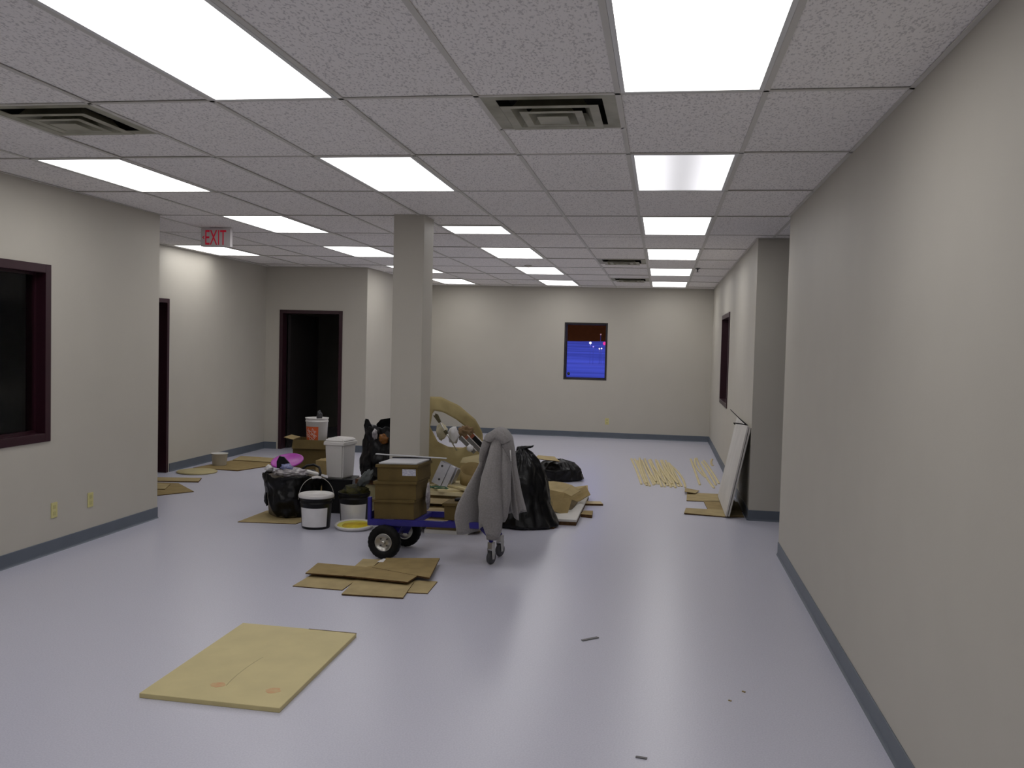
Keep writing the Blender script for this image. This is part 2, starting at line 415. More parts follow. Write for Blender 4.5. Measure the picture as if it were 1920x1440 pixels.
# ------------------------------------------------------------------ fluorescent lights
ORD = {1: 'nearest', 2: 'second', 3: 'third', 4: 'fourth', 5: 'fifth', 6: 'sixth'}
def ceiling_light(i, j, length, label, lens, group='fluorescent ceiling lights'):
    x0, x1, y0, y1 = gx(i), gx(i+1), gy(j), gy(j+length)
    t = thing('ceiling_light', label, 'ceiling light', ((x0+x1)/2, (y0+y1)/2, CZ), group=group)
    a, b = T/2-0.013, (y1-y0)/2-0.013
    fw = 0.019
    bm = bmesh.new()
    add_box(bm, -a, a, -b, -b+fw, -0.004, 0.006); add_box(bm, -a, a, b-fw, b, -0.004, 0.006)
    add_box(bm, -a, -a+fw, -b+fw, b-fw, -0.004, 0.006); add_box(bm, a-fw, a, -b+fw, b-fw, -0.004, 0.006)
    bm_obj('frame', bm, M_LIGHTFRAME, t)
    bm = bmesh.new()
    add_box(bm, -a, a, -b, b, 0.085, 0.09); add_box(bm, -a, -a+0.004, -b, b, 0.006, 0.085); add_box(bm, a-0.004, a, -b, b, 0.006, 0.085)
    add_box(bm, -a, a, -b, -b+0.004, 0.006, 0.085); add_box(bm, -a, a, b-0.004, b, 0.006, 0.085)
    bm_obj('housing', bm, M_LIGHTFRAME, t)
    bm_obj('diffuser', boxbm(-a+fw, a-fw, -b+fw, b-fw, 0.0, 0.003), lens, t)
right_n = {-1: 1, 1: 2, 3: 3, 5: 4, 7: 5, 9: 6}
for (i, j), L in LIGHTS.items():
    lens = M_LENS; grp = 'fluorescent ceiling lights'
    if j == -3 or (i == -6 and j == -1):
        lab = 'fluorescent ceiling panel light behind the viewpoint, out of the frame'; grp = 'ceiling lights behind the viewpoint'
    elif i == 0:
        lab = ORD[right_n[j]] + ' rectangular fluorescent ceiling light in the row beside the right wall'
        if j == 1: lens = M_LENS_DIM; lab += ', dimmer in its middle'
    elif i == -3:
        k = {-1: 1, 1: 2, 3.5: 3, 5: 4, 7: 5, 9: 6}[j]
        lab = ORD[k] + ' middle-row ceiling light' + (', half as long as the others, just right of the column' if j == 3.5 else ', white rectangular panel')
    elif i == -6:
        k = {1: 1, 3: 2, 5: 3, 7: 4, 9: 5}[j]
        lab = ORD[k] + ' rectangular fluorescent ceiling light in the left row running past the left wall corner'
    else: lab = 'rectangular fluorescent ceiling light partly hidden behind the exit sign'
    ceiling_light(i, j, L, lab, lens, grp)

# ------------------------------------------------------------------ ceiling vents
def vent(i, j, label):
    x0, x1, y0, y1 = gx(i)+0.012, gx(i+1)-0.012, gy(j)+0.012, gy(j+0.5)-0.012
    t = thing('ceiling_vent', label, 'air vent', ((x0+x1)/2, (y0+y1)/2, CZ), group='square stepped air vents')
    a = (x1-x0)/2
    bm = bmesh.new()
    def ring(o, i_, zo, zi, th=0.002):
        q = [(-1, -1), (1, -1), (1, 1), (-1, 1)]
        vo = [bm.verts.new((o*x, o*y, zo)) for x, y in q]; vi = [bm.verts.new((i_*x, i_*y, zi)) for x, y in q]
        vo2 = [bm.verts.new((o*x, o*y, zo+th)) for x, y in q]; vi2 = [bm.verts.new((i_*x, i_*y, zi+th)) for x, y in q]
        for k in range(4):
            l = (k+1) % 4
            bm.faces.new((vo[k], vo[l], vi[l], vi[k])); bm.faces.new((vo2[k], vi2[k], vi2[l], vo2[l]))
            bm.faces.new((vo[k], vo2[k], vo2[l], vo[l])); bm.faces.new((vi[k], vi[l], vi2[l], vi2[k]))
    ring(a, a*0.80, -0.003, -0.001)
    bm_obj('outer_frame', bm, M_VENT, t)
    for o, i_, z_ in ((0.74, 0.60, -0.025), (0.48, 0.36, -0.030)):
        bm = bmesh.new(); ring(a*o, a*i_, z_, z_+0.001); ring(a*i_, a*(i_-0.13), z_+0.001, 0.03); bm_obj('cone_ring', bm, M_VENT, t)
    bm_obj('centre_plate', boxbm(-a*0.24, a*0.24, -a*0.24, a*0.24, -0.036, -0.033, bevel=0.001), M_VENT, t)
    bm = bmesh.new()
    add_box(bm, -a, a, -a, a, 0.09, 0.095)
    for s in (-1, 1):
        add_box(bm, min(s*a*0.8, s*a*0.82), max(s*a*0.8, s*a*0.82), -a*0.8, a*0.8, 0.002, 0.09)
        add_box(bm, -a*0.8, a*0.8, min(s*a*0.8, s*a*0.82), max(s*a*0.8, s*a*0.82), 0.002, 0.09)
    bm_obj('duct_box', bm, M_VENTDARK, t)
vent(-1, 0.0, 'near square air vent with stepped rings between middle row and right light row')
vent(-5, 0.0, 'dark-slotted square air vent at the upper left of the ceiling')
vent(-1, 6.0, 'nearer of two small far air vents left of the right light row')
vent(-1, 8.5, 'farthest ceiling air vent, close to the far wall')

# sprinkler and detector
t = thing('sprinkler_head', 'small dark sprinkler head on the ceiling beside the fifth right-row light', 'sprinkler', (0.43, 12.43, CZ))
bm_obj('escutcheon', lathebm([(0, -0.008), (0.03, -0.008), (0.036, -0.001), (0.036, 0.0)], 20), M_DARKGREY, t)
bm_obj('nozzle', lathebm([(0, -0.05), (0.018, -0.05), (0.018, -0.046), (0.006, -0.044), (0.006, -0.03), (0.012, -0.02), (0.012, -0.008)], 14), M_DARKGREY, t)
t = thing('smoke_detector', 'small round grey detector on the ceiling just before the fifth middle-row light', 'detector', (-1.80, 12.28, CZ))
bm_obj('base', lathebm([(0, -0.01), (0.05, -0.01), (0.052, 0)], 24), M_BAR, t)
bm_obj('dome', lathebm([(0, -0.03), (0.03, -0.027), (0.042, -0.018), (0.044, -0.01)], 24), M_BAR, t)

# ------------------------------------------------------------------ doors and windows
def frame_bm(axis, cen, dep, a0, a1, z0, z1, fw, sill=True, lip=0.012):
    """hollow frame around an opening; lip = how far the trim stands proud of the wall, dep = (back, front)"""
    bm = bmesh.new(); b, f = dep
    def bx(p, q, u, v):
        if axis == 'x': add_box(bm, p, q, b, f, u, v, bevel=0.003)
        else: add_box(bm, b, f, p, q, u, v, bevel=0.003)
    bx(a0, a0+fw, z0, z1); bx(a1-fw, a1, z0, z1); bx(a0+fw, a1-fw, z1-fw, z1)
    if sill: bx(a0+fw, a1-fw, z0, z0+fw)
    return bm
# window in the left wall (interior relight)
w1 = struct('window_1', frame_bm('y', 0, (XL-0.15, XL+0.012), 4.55, 6.117, 0.836, 2.118, 0.062), M_MAROON)
struct('pane', boxbm(XL-0.085, XL-0.079, 4.6, 6.06, 0.89, 2.06), M_GLASS, w1)
bm = bmesh.new()
for (a, b, c, d) in ((4.612, 4.63, 0.898, 2.056), (6.037, 6.055, 0.898, 2.056), (4.63, 6.037, 0.898, 0.916), (4.63, 6.037, 2.038, 2.056)): add_box(bm, XL-0.1, XL-0.065, a, b, c, d)
struct('glazing_stop', bm, M_MAROON, w1)
# window in the far right wall
w2 = struct('window_2', frame_bm('y', 0, (XRF-0.012, XRF+0.16), 12.42, 13.93, 0.86, 2.13, 0.06), M_MAROON)
struct('pane', boxbm(XRF+0.085, XRF+0.091, 12.47, 13.88, 0.91, 2.08), M_GLASS, w2)
# outside window in the far wall
w3 = struct('window_3', frame_bm('x', 0, (YF+0.03, YF+0.19), -1.742, -0.966, 1.03, 2.061, 0.028), mat('window_frame_dark', (0.030, 0.024, 0.024, 1), 0.4))
struct('pane', boxbm(-1.716, -0.992, YF+0.12, YF+0.126, 1.056, 2.035), M_GLASS, w3)
bm = bmesh.new()
for (a, b, c, d) in ((-1.714, -1.70, 1.058, 2.033), (-1.008, -0.994, 1.058, 2.033), (-1.70, -1.008, 1.058, 1.072), (-1.70, -1.008, 2.019, 2.033)): add_box(bm, a, b, YF+0.105, YF+0.14, c, d)
struct('sash', bm, MATS['window_frame_dark'], w3)
struct('round_sticker', lathebm([(0, 0), (0.027, 0), (0.027, 0.001), (0, 0.001)], 20, M=Matrix.Translation((-1.66, YF+0.119, 1.135)) @ Matrix.Rotation(PI/2, 4, 'X')), M_DARKGREY, w3)
# door openings
d1 = struct('door_1', frame_bm('x', 0, (YA-0.014, YA+0.145), -5.578, -4.612, 0.0, 2.06, 0.05, sill=False), M_MAROON)
lf = bm_obj('door_leaf', boxbm(0, 0.86, -0.022, 0.022, 0.01, 2.0, bevel=0.003), M_DOOR, d1)
lf.location = (-5.50, YA+0.17, 0); lf.rotation_euler = (0, 0, math.radians(83))
d2 = struct('door_2', frame_bm('y', 0, (XLF-0.145, XLF+0.014), 9.225, 10.22, 0.0, 2.07, 0.05, sill=False), M_MAROON)
lf = bm_obj('door_leaf', boxbm(0, 0.86, -0.022, 0.022, 0.01, 2.0, bevel=0.003), M_DOOR, d2)
lf.location = (XLF-0.10, 9.30, 0); lf.rotation_euler = (0, 0, math.radians(93))

# outlets
def outlet(name, x, y, z, face, label, decor=False):
    t = thing(name, label, 'outlet', (x, y, z), (0, 0, face))
    bm_obj('cover_plate', boxbm(-0.035, 0.035, -0.006, 0.0, -0.057, 0.057, bevel=0.0025), M_IVORY, t)
    for s in (-1, 1):
        bm_obj('socket', boxbm(-0.016, 0.016, -0.0075, -0.005, s*0.024-0.014, s*0.024+0.014, bevel=0.002), M_IVORYD, t)
    bm_obj('screw', lathebm([(0, 0), (0.003, 0), (0.003, 0.001), (0, 0.001)], 8, M=Matrix.Translation((0, -0.006, 0)) @ Matrix.Rotation(PI/2, 4, 'X')), M_STEEL, t)
outlet('wall_outlet', XL, 6.171, 0.317, PI/2, 'ivory outlet low on left wall, the one nearer the window')
outlet('wall_outlet', XL, 6.611, 0.323, PI/2, 'ivory outlet low on left wall, the one nearer the corner')
outlet('wall_outlet', -0.934, YF, 0.30, 0, 'pale yellow outlet low on the far wall under the blue window')

# exit sign
t = thing('exit_sign', 'white exit sign with red letters hanging from the ceiling', 'exit sign', (-4.31, 8.47, 2.505))
bm_obj('housing', boxbm(-0.152, 0.152, -0.025, 0.025, 0, 0.178, bevel=0.004), M_SIGN, t)
bm_obj('canopy', boxbm(-0.06, 0.06, -0.03, 0.03, 0.178, CZ-2.505-0.003, bevel=0.002), M_SIGN, t)
RX = Matrix.Rotation(PI/2, 4, 'X')
tb = text_mesh('EXIT', 0.175, 0.0008); bb = [v.co.copy() for v in tb.verts]
wx = max(c.x for c in bb)-min(c.x for c in bb); hz = max(c.y for c in bb)-min(c.y for c in bb); mx = (max(c.x for c in bb)+min(c.x for c in bb))/2; my = (max(c.y for c in bb)+min(c.y for c in bb))/2
for v in tb.verts:
    x, y, z = v.co; x = (x-mx)/wx*0.215; y = (y-my)/hz*0.142
    v.co = Vector((x+0.002, -0.0262-z, y+0.089))
ex = bm_obj('exit_lettering', tb, M_RED, t)
bm = bmesh.new()
add_prism(bm, [(-0.138, 0.089), (-0.118, 0.108), (-0.118, 0.098), (-0.126, 0.089), (-0.118, 0.080), (-0.118, 0.070)], 0.025, 0.0268, M=RX)
bm_obj('arrow', bm, M_RED, t)

# ------------------------------------------------------------------ outside at dusk
M_SNOW = mat('snow', (0.72, 0.70, 0.74, 1), 0.8, 0.2, noise_amt=0.28, noise_scale=0.5, stretch=(0.15, 1, 1))
bm = bmesh.new()
rows = [(17.0, -0.5), (22, -0.45), (30, -0.3), (45, 0.1), (70, 0.9), (100, 2.15), (110, 2.35)]
g = [[bm.verts.new((x, y, z+0.15*fbm((x*0.08, y*0.1, 0)))) for x in range(-70, 61, 5)] for y, z in rows]
for a, b in zip(g, g[1:]):
    for k in range(len(a)-1): bm.faces.new((a[k], a[k+1], b[k+1], b[k])).smooth = True
struct('trim_snowy_ground', bm, M_SNOW)
bm = bmesh.new()
add_box(bm, -60, 50, 111, 113, 0, 14)
for k in range(26): add_box(bm, -60+k*4.3, -57+k*4.3, 110.5, 112, 10, 14+random.uniform(-1, 3))
o = struct('trim_far_buildings', bm, M_BROWNOUT)
for x, y, z, r, c, s, lab in ((-4.588, 60, 1.913, 0.075, (0.9, 0.85, 1, 1), 4, 'bright white lamp outside, seen near the top of the far window'),
                              (-3.675, 60, 1.90, 0.11, (1, 0.05, 0.25, 1), 0.9, 'red lamp outside at the right edge of the far window'),
                              (-3.995, 60, 1.55, 0.042, (1, 0.75, 0.7, 1), 2.5, 'left of two small pinkish lamps outside the far window'),
                              (-3.854, 60, 1.57, 0.042, (1, 0.8, 0.7, 1), 2.5, 'right of two small pinkish lamps outside the far window'),
                              (-4.39, 60, 1.676, 0.05, (0.6, 0.4, 0.9, 1), 0.8, 'dim violet lamp outside the far window below the white one'),
                              (-4.03, 61.5, 2.50, 0.05, (1, 0.5, 0.3, 1), 0.35, 'dim orange lamp high in the dark band outside the far window')):
    t = thing('street_lamp', lab, 'lamp', (x, y, z-0.4), group='lamps outside the far window')
    bm_obj('globe', lathebm([(0, 0.4-r), (r*0.7, 0.4-r*0.7), (r, 0.4), (r*0.7, 0.4+r*0.7), (0, 0.4+r)], 12), mat('lamp_glow_%d' % int(x*100), c, emit=c, emit_s=s), t)
    bm_obj('post', tubebm([(0, 0, 0.42-z), (0, 0, 0.4-r)], 0.010, 6), M_GALV, t)

# ------------------------------------------------------------------ things on the open floor
def crumple(name, label, cat, loc, size, m, seed, amp=0.35, n=3, group=None, parent=None, freq=2.4):
    bm = bmesh.new(); bmesh.ops.create_icosphere(bm, subdivisions=n, radius=1)
    for v in bm.verts:
        q = v.co*freq+Vector((seed*3.1, seed*1.7, seed)); d = 1+amp*fbm(q)+amp*0.5*abs(fbm(q*2.3))
        v.co = Vector((v.co.x*size[0]*d, v.co.y*size[1]*d, v.co.z*size[2]*d))
    lo = min(v.co.z for v in bm.verts)
    for v in bm.verts: v.co.z -= lo
    o = bm_obj(name, bm, m, parent, smooth=True, loc=loc)
    if not parent: tag(o, label, cat, group)
    return o
def sheet(name, poly, th, m, parent=None, z=0.0, zf=None, edge=True):
    bm = prismbm(poly, z, z+th, zf=zf)
    if edge:
        for f in bm.faces:
            if len(f.verts) == 4 and abs(f.calc_center_median().z-(z+th/2)) < th*0.45 and len(poly) != 4: f.material_index = 1
        if len(poly) == 4:
            bm.faces.ensure_lookup_table()
            for f in bm.faces[2:]: f.material_index = 1
    return bm_obj(name, bm, [m, M_CARDE], parent)

# cream board
t = thing('cream_board', 'cream yellow rigid board lying flat alone in the left foreground', 'board', (-1.925, 4.285, 0))
cs = [(-2.262, 3.765), (-1.588, 3.742), (-1.603, 4.81), (-2.279, 4.84)]
lc = [(x+1.925, y-4.285) for x, y in cs]
M_CREAMB = mat('cream_laminate', (0.60, 0.515, 0.265, 1), 0.55, 0.3, noise_amt=0.05, noise_scale=5)
bm = prismbm(lc, 0, 0.022); bmesh.ops.bevel(bm, geom=list(bm.edges), offset=0.002, segments=1, affect='EDGES')
bm_obj('board_slab', bm, M_CREAMB, t)
M_STAIN = mat('orange_stain', (0.62, 0.335, 0.175, 1), 0.6, 0.3, col2=(0.60, 0.43, 0.22, 1), noise_scale=26)
def blob(cx, cy, r, z, seed):
    return prismbm([(cx+r*(1+0.35*fbm((math.cos(a)*1.3+seed, math.sin(a)*1.3, seed)))*math.cos(a), cy+0.8*r*(1+0.35*fbm((math.cos(a)*1.3+seed, math.sin(a)*1.3, seed)))*math.sin(a)) for a in [2*PI*k/28 for k in range(28)]], z, z+0.0006)
for cx, cy, sd in ((-0.045, -0.35, 1.0), (0.225, -0.36, 5.0)): bm_obj('orange_stain', blob(cx, cy, 0.035, 0.0219, sd), M_STAIN, t)
bm_obj('pencil_line', tubebm([(0.06+0.05*math.cos(a)-0.03, -0.15+0.28*math.sin(a), 0.0221) for a in [PI*0.75+PI*0.5*k/14 for k in range(15)]], 0.0016, 5, flat=0.3), mat('pencil', (0.36, 0.31, 0.17, 1), 0.8), t)
bm_obj('chipped_edge', boxbm(0.02, 0.30, 0.532, 0.54, 0.0222, 0.0232), mat('chip', (0.16, 0.12, 0.07, 1), 0.9, noise_amt=0.4, noise_scale=70), t).rotation_euler = (0, 0, -0.045)

# flattened cartons in front of the cart
t = thing('flattened_carton', 'lower flattened brown carton on the floor in front of the blue cart', 'cardboard', (-1.9, 5.85, 0))
def off(pts, c): return [(x-c[0], y-c[1]) for x, y in pts]
c = (-1.9, 5.85)
sheet('left_flap', off([(-2.345, 5.71), (-2.0, 5.695), (-1.995, 6.02), (-2.335, 6.05)], c), 0.006, M_CARD2, t)
sheet('front_flap', off([(-1.965, 5.585), (-1.565, 5.60), (-1.60, 5.99), (-2.0, 6.0)], c), 0.007, M_CARD2, t, z=0.004)
sheet('right_flap', off([(-1.60, 5.74), (-1.445, 5.755), (-1.455, 6.06), (-1.62, 6.05)], c), 0.006, M_CARD2, t)
t = thing('flattened_carton', 'upper flattened brown carton lying on another beside the cart wheel', 'cardboard', (-1.9, 6.15, 0.012))
c = (-1.9, 6.15)
sheet('left_flap', off([(-2.355, 5.955), (-2.07, 5.945), (-2.0, 6.22), (-2.38, 6.25)], c), 0.008, M_CARD, t, z=0.012)
sheet('middle_panel', off([(-2.08, 5.94), (-1.615, 5.885), (-1.58, 6.2), (-1.98, 6.24), (-2.0, 6.22)], c), 0.010, M_CARD, t, z=0.014)
sheet('back_flap', off([(-2.10, 6.22), (-1.97, 6.20), (-1.98, 6.478), (-2.115, 6.465)], c), 0.007, M_CARD2, t, z=0.010)
sheet('right_flap', off([(-1.96, 6.20), (-1.50, 6.02), (-1.555, 6.535), (-1.95, 6.50)], c), 0.010, M_CARD, t, z=0.016, zf=lambda x, y: 0.06*max(0, x-0.18)*max(0, y)*4)
sheet('tape_scrap', off([(-1.975, 6.36), (-1.93, 6.36), (-1.94, 6.46), (-1.96, 6.47)], c), 0.001, M_PAPER, t, z=0.0265, edge=False)

# scraps on the floor
def scrap(lab, p, q, wdt, m=M_SCRAP, th=0.004):
    d = Vector((q[0]-p[0], q[1]-p[1])); n = Vector((-d.y, d.x)).normalized()*wdt/2
    c = ((p[0]+q[0])/2, (p[1]+q[1])/2)
    o = sheet('floor_scrap', [(p[0]-n.x-c[0], p[1]-n.y-c[1]), (q[0]-n.x-c[0], q[1]-n.y-c[1]), (q[0]+n.x*1.4-c[0], q[1]+n.y*1.4-c[1]), (p[0]+n.x-c[0], p[1]+n.y-c[1])], th, m, zf=lambda x, y: 0.03*abs(x), edge=False)
    o.location = (c[0], c[1], 0); tag(o, lab, 'scrap'); return o
scrap('thin grey strip lying alone on the floor right of the centre', (-0.385, 5.04), (-0.302, 5.115), 0.018)
scrap('tiny grey strip on the floor at the very bottom of the photo', (-0.052, 3.638), (-0.008, 3.630), 0.012)
scrap('tiny brown crumb on the floor toward the right wall, the farther one', (0.428, 4.462), (0.440, 4.450), 0.008, M_CARD)
scrap('tiny brown crumb on the floor toward the right wall, the nearer one', (0.355, 4.33), (0.367, 4.322), 0.006, M_CARD)

# ------------------------------------------------------------------ blue cart
CA = math.radians(-4.0); CT = math.radians(-2.1)
cart = thing('platform_cart', 'blue hand truck laid flat as a cart with two big wheels', 'cart', (-1.6, 6.82, 0), (0, 0, CA))
def cz(u): return 0.287+(u+0.52)*0.037        # top of the deck rails
bm = bmesh.new()
def rail(bm, u0, u1, v0, v1, h=0.045):
    t_ = bmesh.new()
    vs = [t_.verts.new((u, v, cz(u)-dz)) for u in (u0, u1) for v in (v0, v1) for dz in (h, 0)]
    for f in ((0, 1, 3, 2), (4, 6, 7, 5), (0, 4, 5, 1), (2, 3, 7, 6), (0, 2, 6, 4), (1, 5, 7, 3)): t_.faces.new([vs[i] for i in f])
    bmesh.ops.recalc_face_normals(t_, faces=t_.faces)
    bmesh.ops.bevel(t_, geom=list(t_.edges), offset=0.004, segments=2, affect='EDGES')
    merge(bm, t_)
for s in (-1, 1):
    bm = bmesh.new(); rail(bm, -0.52, 0.37, s*0.20-0.017, s*0.20+0.017); bm_obj('side_rail', bm, M_BLUE, cart)
for u in (-0.50, -0.17, 0.10, 0.35):
    bm = bmesh.new(); rail(bm, u-0.018, u+0.018, -0.185, 0.185, 0.035); bm_obj('cross_bar', bm, M_BLUE, cart)
# nose plate standing up at the left end
bm = bmesh.new()
add_box(bm, -0.527, -0.52, -0.20, 0.20, 0.25, 0.34); add_box(bm, -0.532, -0.505, -0.215, -0.185, 0.24, 0.455, bevel=0.004); add_box(bm, -0.532, -0.505, 0.185, 0.215, 0.24, 0.455, bevel=0.004)
bm_obj('nose_plate', bm, M_BLUE, cart)
for s in (-1, 1):   # wheel brackets
    bm = bmesh.new()
    poly = [(-0.43, 0.12), (-0.34, 0.12), (-0.27, 0.25), (-0.27, cz(-0.27)-0.04), (-0.46, cz(-0.46)-0.04), (-0.46, 0.25)]
    add_prism(bm, poly, -0.004, 0.004, M=Matrix.Translation((0, s*0.165, 0)) @ RX)
    bm_obj('wheel_bracket', bm, M_BLUE, cart)
bm_obj('axle', tubebm([(-0.385, -0.275, 0.129), (-0.385, 0.275, 0.129)], 0.009, 10), M_STEEL, cart)
def big_wheel(v, s):
    M = Matrix.Translation((-0.385, v, 0.129)) @ Matrix.Rotation(PI/2, 4, 'X')
    bm = bmesh.new()
    prof = [(0.066, -0.026), (0.085, -0.034), (0.108, -0.036), (0.123, -0.026), (0.129, -0.008), (0.129, 0.008), (0.123, 0.026), (0.108, 0.036), (0.085, 0.034), (0.066, 0.026), (0.066, -0.026)]
    def tread(a, r, z): return (r-(0.0025 if r > 0.12 and int(a/(2*PI)*48) % 2 else 0), z)
    add_lathe(bm, prof, 96, M=M, cap=False, fn=tread)
    w_ = bm_obj('wheel', bm, M_RUBBER, cart)
    hb = bmesh.new()
    add_lathe(hb, [(0.0, -0.012), (0.02, -0.012), (0.03, -0.010), (0.05, -0.014), (0.060, -0.024), (0.067, -0.028), (0.067, 0.028), (0.060, 0.024), (0.05, 0.014), (0.03, 0.010), (0.02, 0.012), (0, 0.012)], 40, M=M)
    bm_obj('hub', hb, M_STEEL, w_)
    hb = bmesh.new()
    add_lathe(hb, [(0, -0.042), (0.014, -0.042), (0.016, -0.012), (0.016, 0.012), (0.014, 0.042), (0, 0.042)], 16, M=M)
    bm_obj('hub_cap', hb, M_STEEL, w_)
    for k in range(4):
        a = PI/4+k*PI/2; hb = bmesh.new()
        add_lathe(hb, [(0, -0.019), (0.006, -0.019), (0.006, 0.019), (0, 0.019)], 6, M=M @ Matrix.Translation((0.034*math.cos(a), 0.034*math.sin(a), 0)))
        bm_obj('hub_bolt', hb, M_DARKGREY, w_)
big_wheel(-0.232, -1); big_wheel(0.232, 1)
def caster(v):
    u = 0.413
    bm = bmesh.new()      # sloping strut from the rail down to the caster
    add_tube(bm, [(0.33, v*1.4, cz(0.33)-0.025), (0.39, v, 0.215), (u, v, 0.165)], 0.018, 8)
    bm_obj('caster_strut', bm, M_BLUE, cart)
    M = Matrix.Translation((u, v, 0)) @ Matrix.Rotation(math.radians(68), 4, 'Z')
    bm = bmesh.new()
    add_box(bm, -0.02, 0.02, -0.022, 0.022, 0.112, 0.165, bevel=0.004, M=M)
    for s in (-1, 1): add_prism(bm, [(-0.012, 0.04), (0.012, 0.04), (0.022, 0.12), (-0.022, 0.12)], -0.0015, 0.0015, M=M @ Matrix.Translation((0, s*0.021, 0)) @ RX)
    fk = bm_obj('caster_fork', bm, M_STEEL, cart)
    bm = bmesh.new()
    add_lathe(bm, [(0, -0.014), (0.036, -0.014), (0.046, -0.011), (0.05, -0.005), (0.05, 0.005), (0.046, 0.011), (0.036, 0.014), (0, 0.014)], 28, M=M @ Matrix.Translation((0, 0, 0.05)) @ RX)
    bm_obj('caster_wheel', bm, M_DARKGREY, cart)
caster(-0.128); caster(0.144)
# upright handle at the right end
hp = [(0.35, -0.14, cz(0.35)-0.02), (0.37, -0.14, 0.5), (0.40, -0.14, 0.86), (0.405, -0.10, 0.935), (0.406, -0.05, 0.95), (0.406, 0.05, 0.95), (0.405, 0.10, 0.935), (0.40, 0.14, 0.86), (0.37, 0.14, 0.5), (0.35, 0.14, cz(0.35)-0.02)]
bm_obj('handle', tubebm(hp, 0.013, 10), M_BLUE, cart)

# boxes on the cart
def carton(label, u0, u1, v0, v1, z0, h, rot=0.0, m=M_CARDD, closed=True, group=None):
    """lidded shallow carton sitting on the sloping deck"""
    cu, cv = (u0+u1)/2, (v0+v1)/2
    R = Matrix.Rotation(CA, 4, 'Z')
    p = R @ Vector((cu, cv, 0))
    t = thing('cardboard_box', label, 'box', (-1.6+p.x, 6.82+p.y, z0), (0, CT, CA+rot), group)
    a, b = (u1-u0)/2, (v1-v0)/2
    bm_obj('box_body', boxbm(-a, a, -b, b, 0, h-0.004, bevel=0.003), m, t)
    bm = bmesh.new(); L = 0.010
    add_box(bm, -a-L, a+L, -b-L, b+L, h-0.004, h, bevel=0.001)
    add_box(bm, -a-L, a+L, -b-L, -b-0.002, h-0.020, h-0.004); add_box(bm, -a-L, a+L, b+0.002, b+L, h-0.020, h-0.004)
    add_box(bm, -a-L, -a-0.002, -b, b, h-0.020, h-0.004); add_box(bm, a+0.002, a+L, -b, b, h-0.020, h-0.004)
    bm_obj('lid', bm, m, t)
    return t, a, b
carton('brown cardboard box at the bottom of the stack of three on the cart', -0.487, -0.172, -0.19, 0.12, cz(-0.33)+0.001, 0.147)
carton('brown cardboard box in the middle of the stack of three on the cart', -0.485, -0.162, -0.19, 0.12, cz(-0.33)+0.149, 0.138, 0.02)
tt, a, b = carton('top brown cardboard box with white printed label on the cart stack', -0.468, -0.150, -0.185, 0.125, cz(-0.33)+0.288, 0.124, -0.01)
bm_obj('shipping_label', boxbm(a-0.118, a-0.012, -b-0.0015, -b-0.0003, 0.042, 0.092), mat('label_print', (0.62, 0.61, 0.66, 1), 0.6, col2=(0.36, 0.37, 0.50, 1), noise_scale=60, stretch=(1, 1, 2.2)), tt)
R = Matrix.Rotation(CA, 4, 'Z'); p = R @ Vector((-0.309, -0.03, 0))
t = thing('grey_tray', 'pale grey plastic tray lying on top of the three box stack', 'tray', (-1.6+p.x, 6.82+p.y, cz(-0.33)+0.4135), (0, CT, CA-0.01))
bm_obj('panel_sheet', boxbm(-0.152, 0.152, -0.15, 0.15, 0, 0.014, bevel=0.004), M_GREYB, t)
bm_obj('dark_rim', boxbm(-0.155, 0.158, 0.135, 0.153, 0.001, 0.024, bevel=0.003), M_DARKGREY, t)
o = bm_obj('pale_strip', boxbm(-0.29, 0.29, -0.012, 0.012, 0, 0.008, bevel=0.002), M_GREYB, None)
o.location = (-1.9, 6.945, cz(-0.33)+0.441); o.rotation_euler = (0, math.radians(0.5), CA); tag(o, 'long thin pale strip lying across the back of the box stack', 'strip')
t, a, b = carton('single brown cardboard box on the cart partly hidden by the jacket', 0.055, 0.165, -0.16, 0.03, cz(0.12)+0.001, 0.128)
o = bm_obj('bottle_cap', lathebm([(0, 0), (0.028, 0), (0.028, 0.014), (0.02, 0.02), (0, 0.02)], 20), M_BLACKP, None)
o.location = (-1.475, 6.76, cz(0.12)+0.133); o.rotation_euler = (0, CT, 0); tag(o, 'small black cap lying on the single cart box beside the jacket', 'cap')

crumple('plastic_wrap', 'thin pale plastic wrap hanging at the right side of the box stack', 'plastic wrap', (-1.735, 6.86, 0.335), (0.012, 0.05, 0.10), M_CLEAR, 51, amp=0.3)
# ------------------------------------------------------------------ grey jacket over the handle
J = thing('grey_jacket', 'grey hooded sweatshirt hung over the upright cart handle', 'jacket', (-1.175, 6.76, 0))
def interp(tab, t):
    for (a, *va), (b, *vb) in zip(tab, tab[1:]):
        if t <= b:
            k = (t-a)/(b-a) if b > a else 0; k = max(0, min(1, k))
            return [x+(y-x)*k for x, y in zip(va, vb)]
    return list(tab[-1][1:])
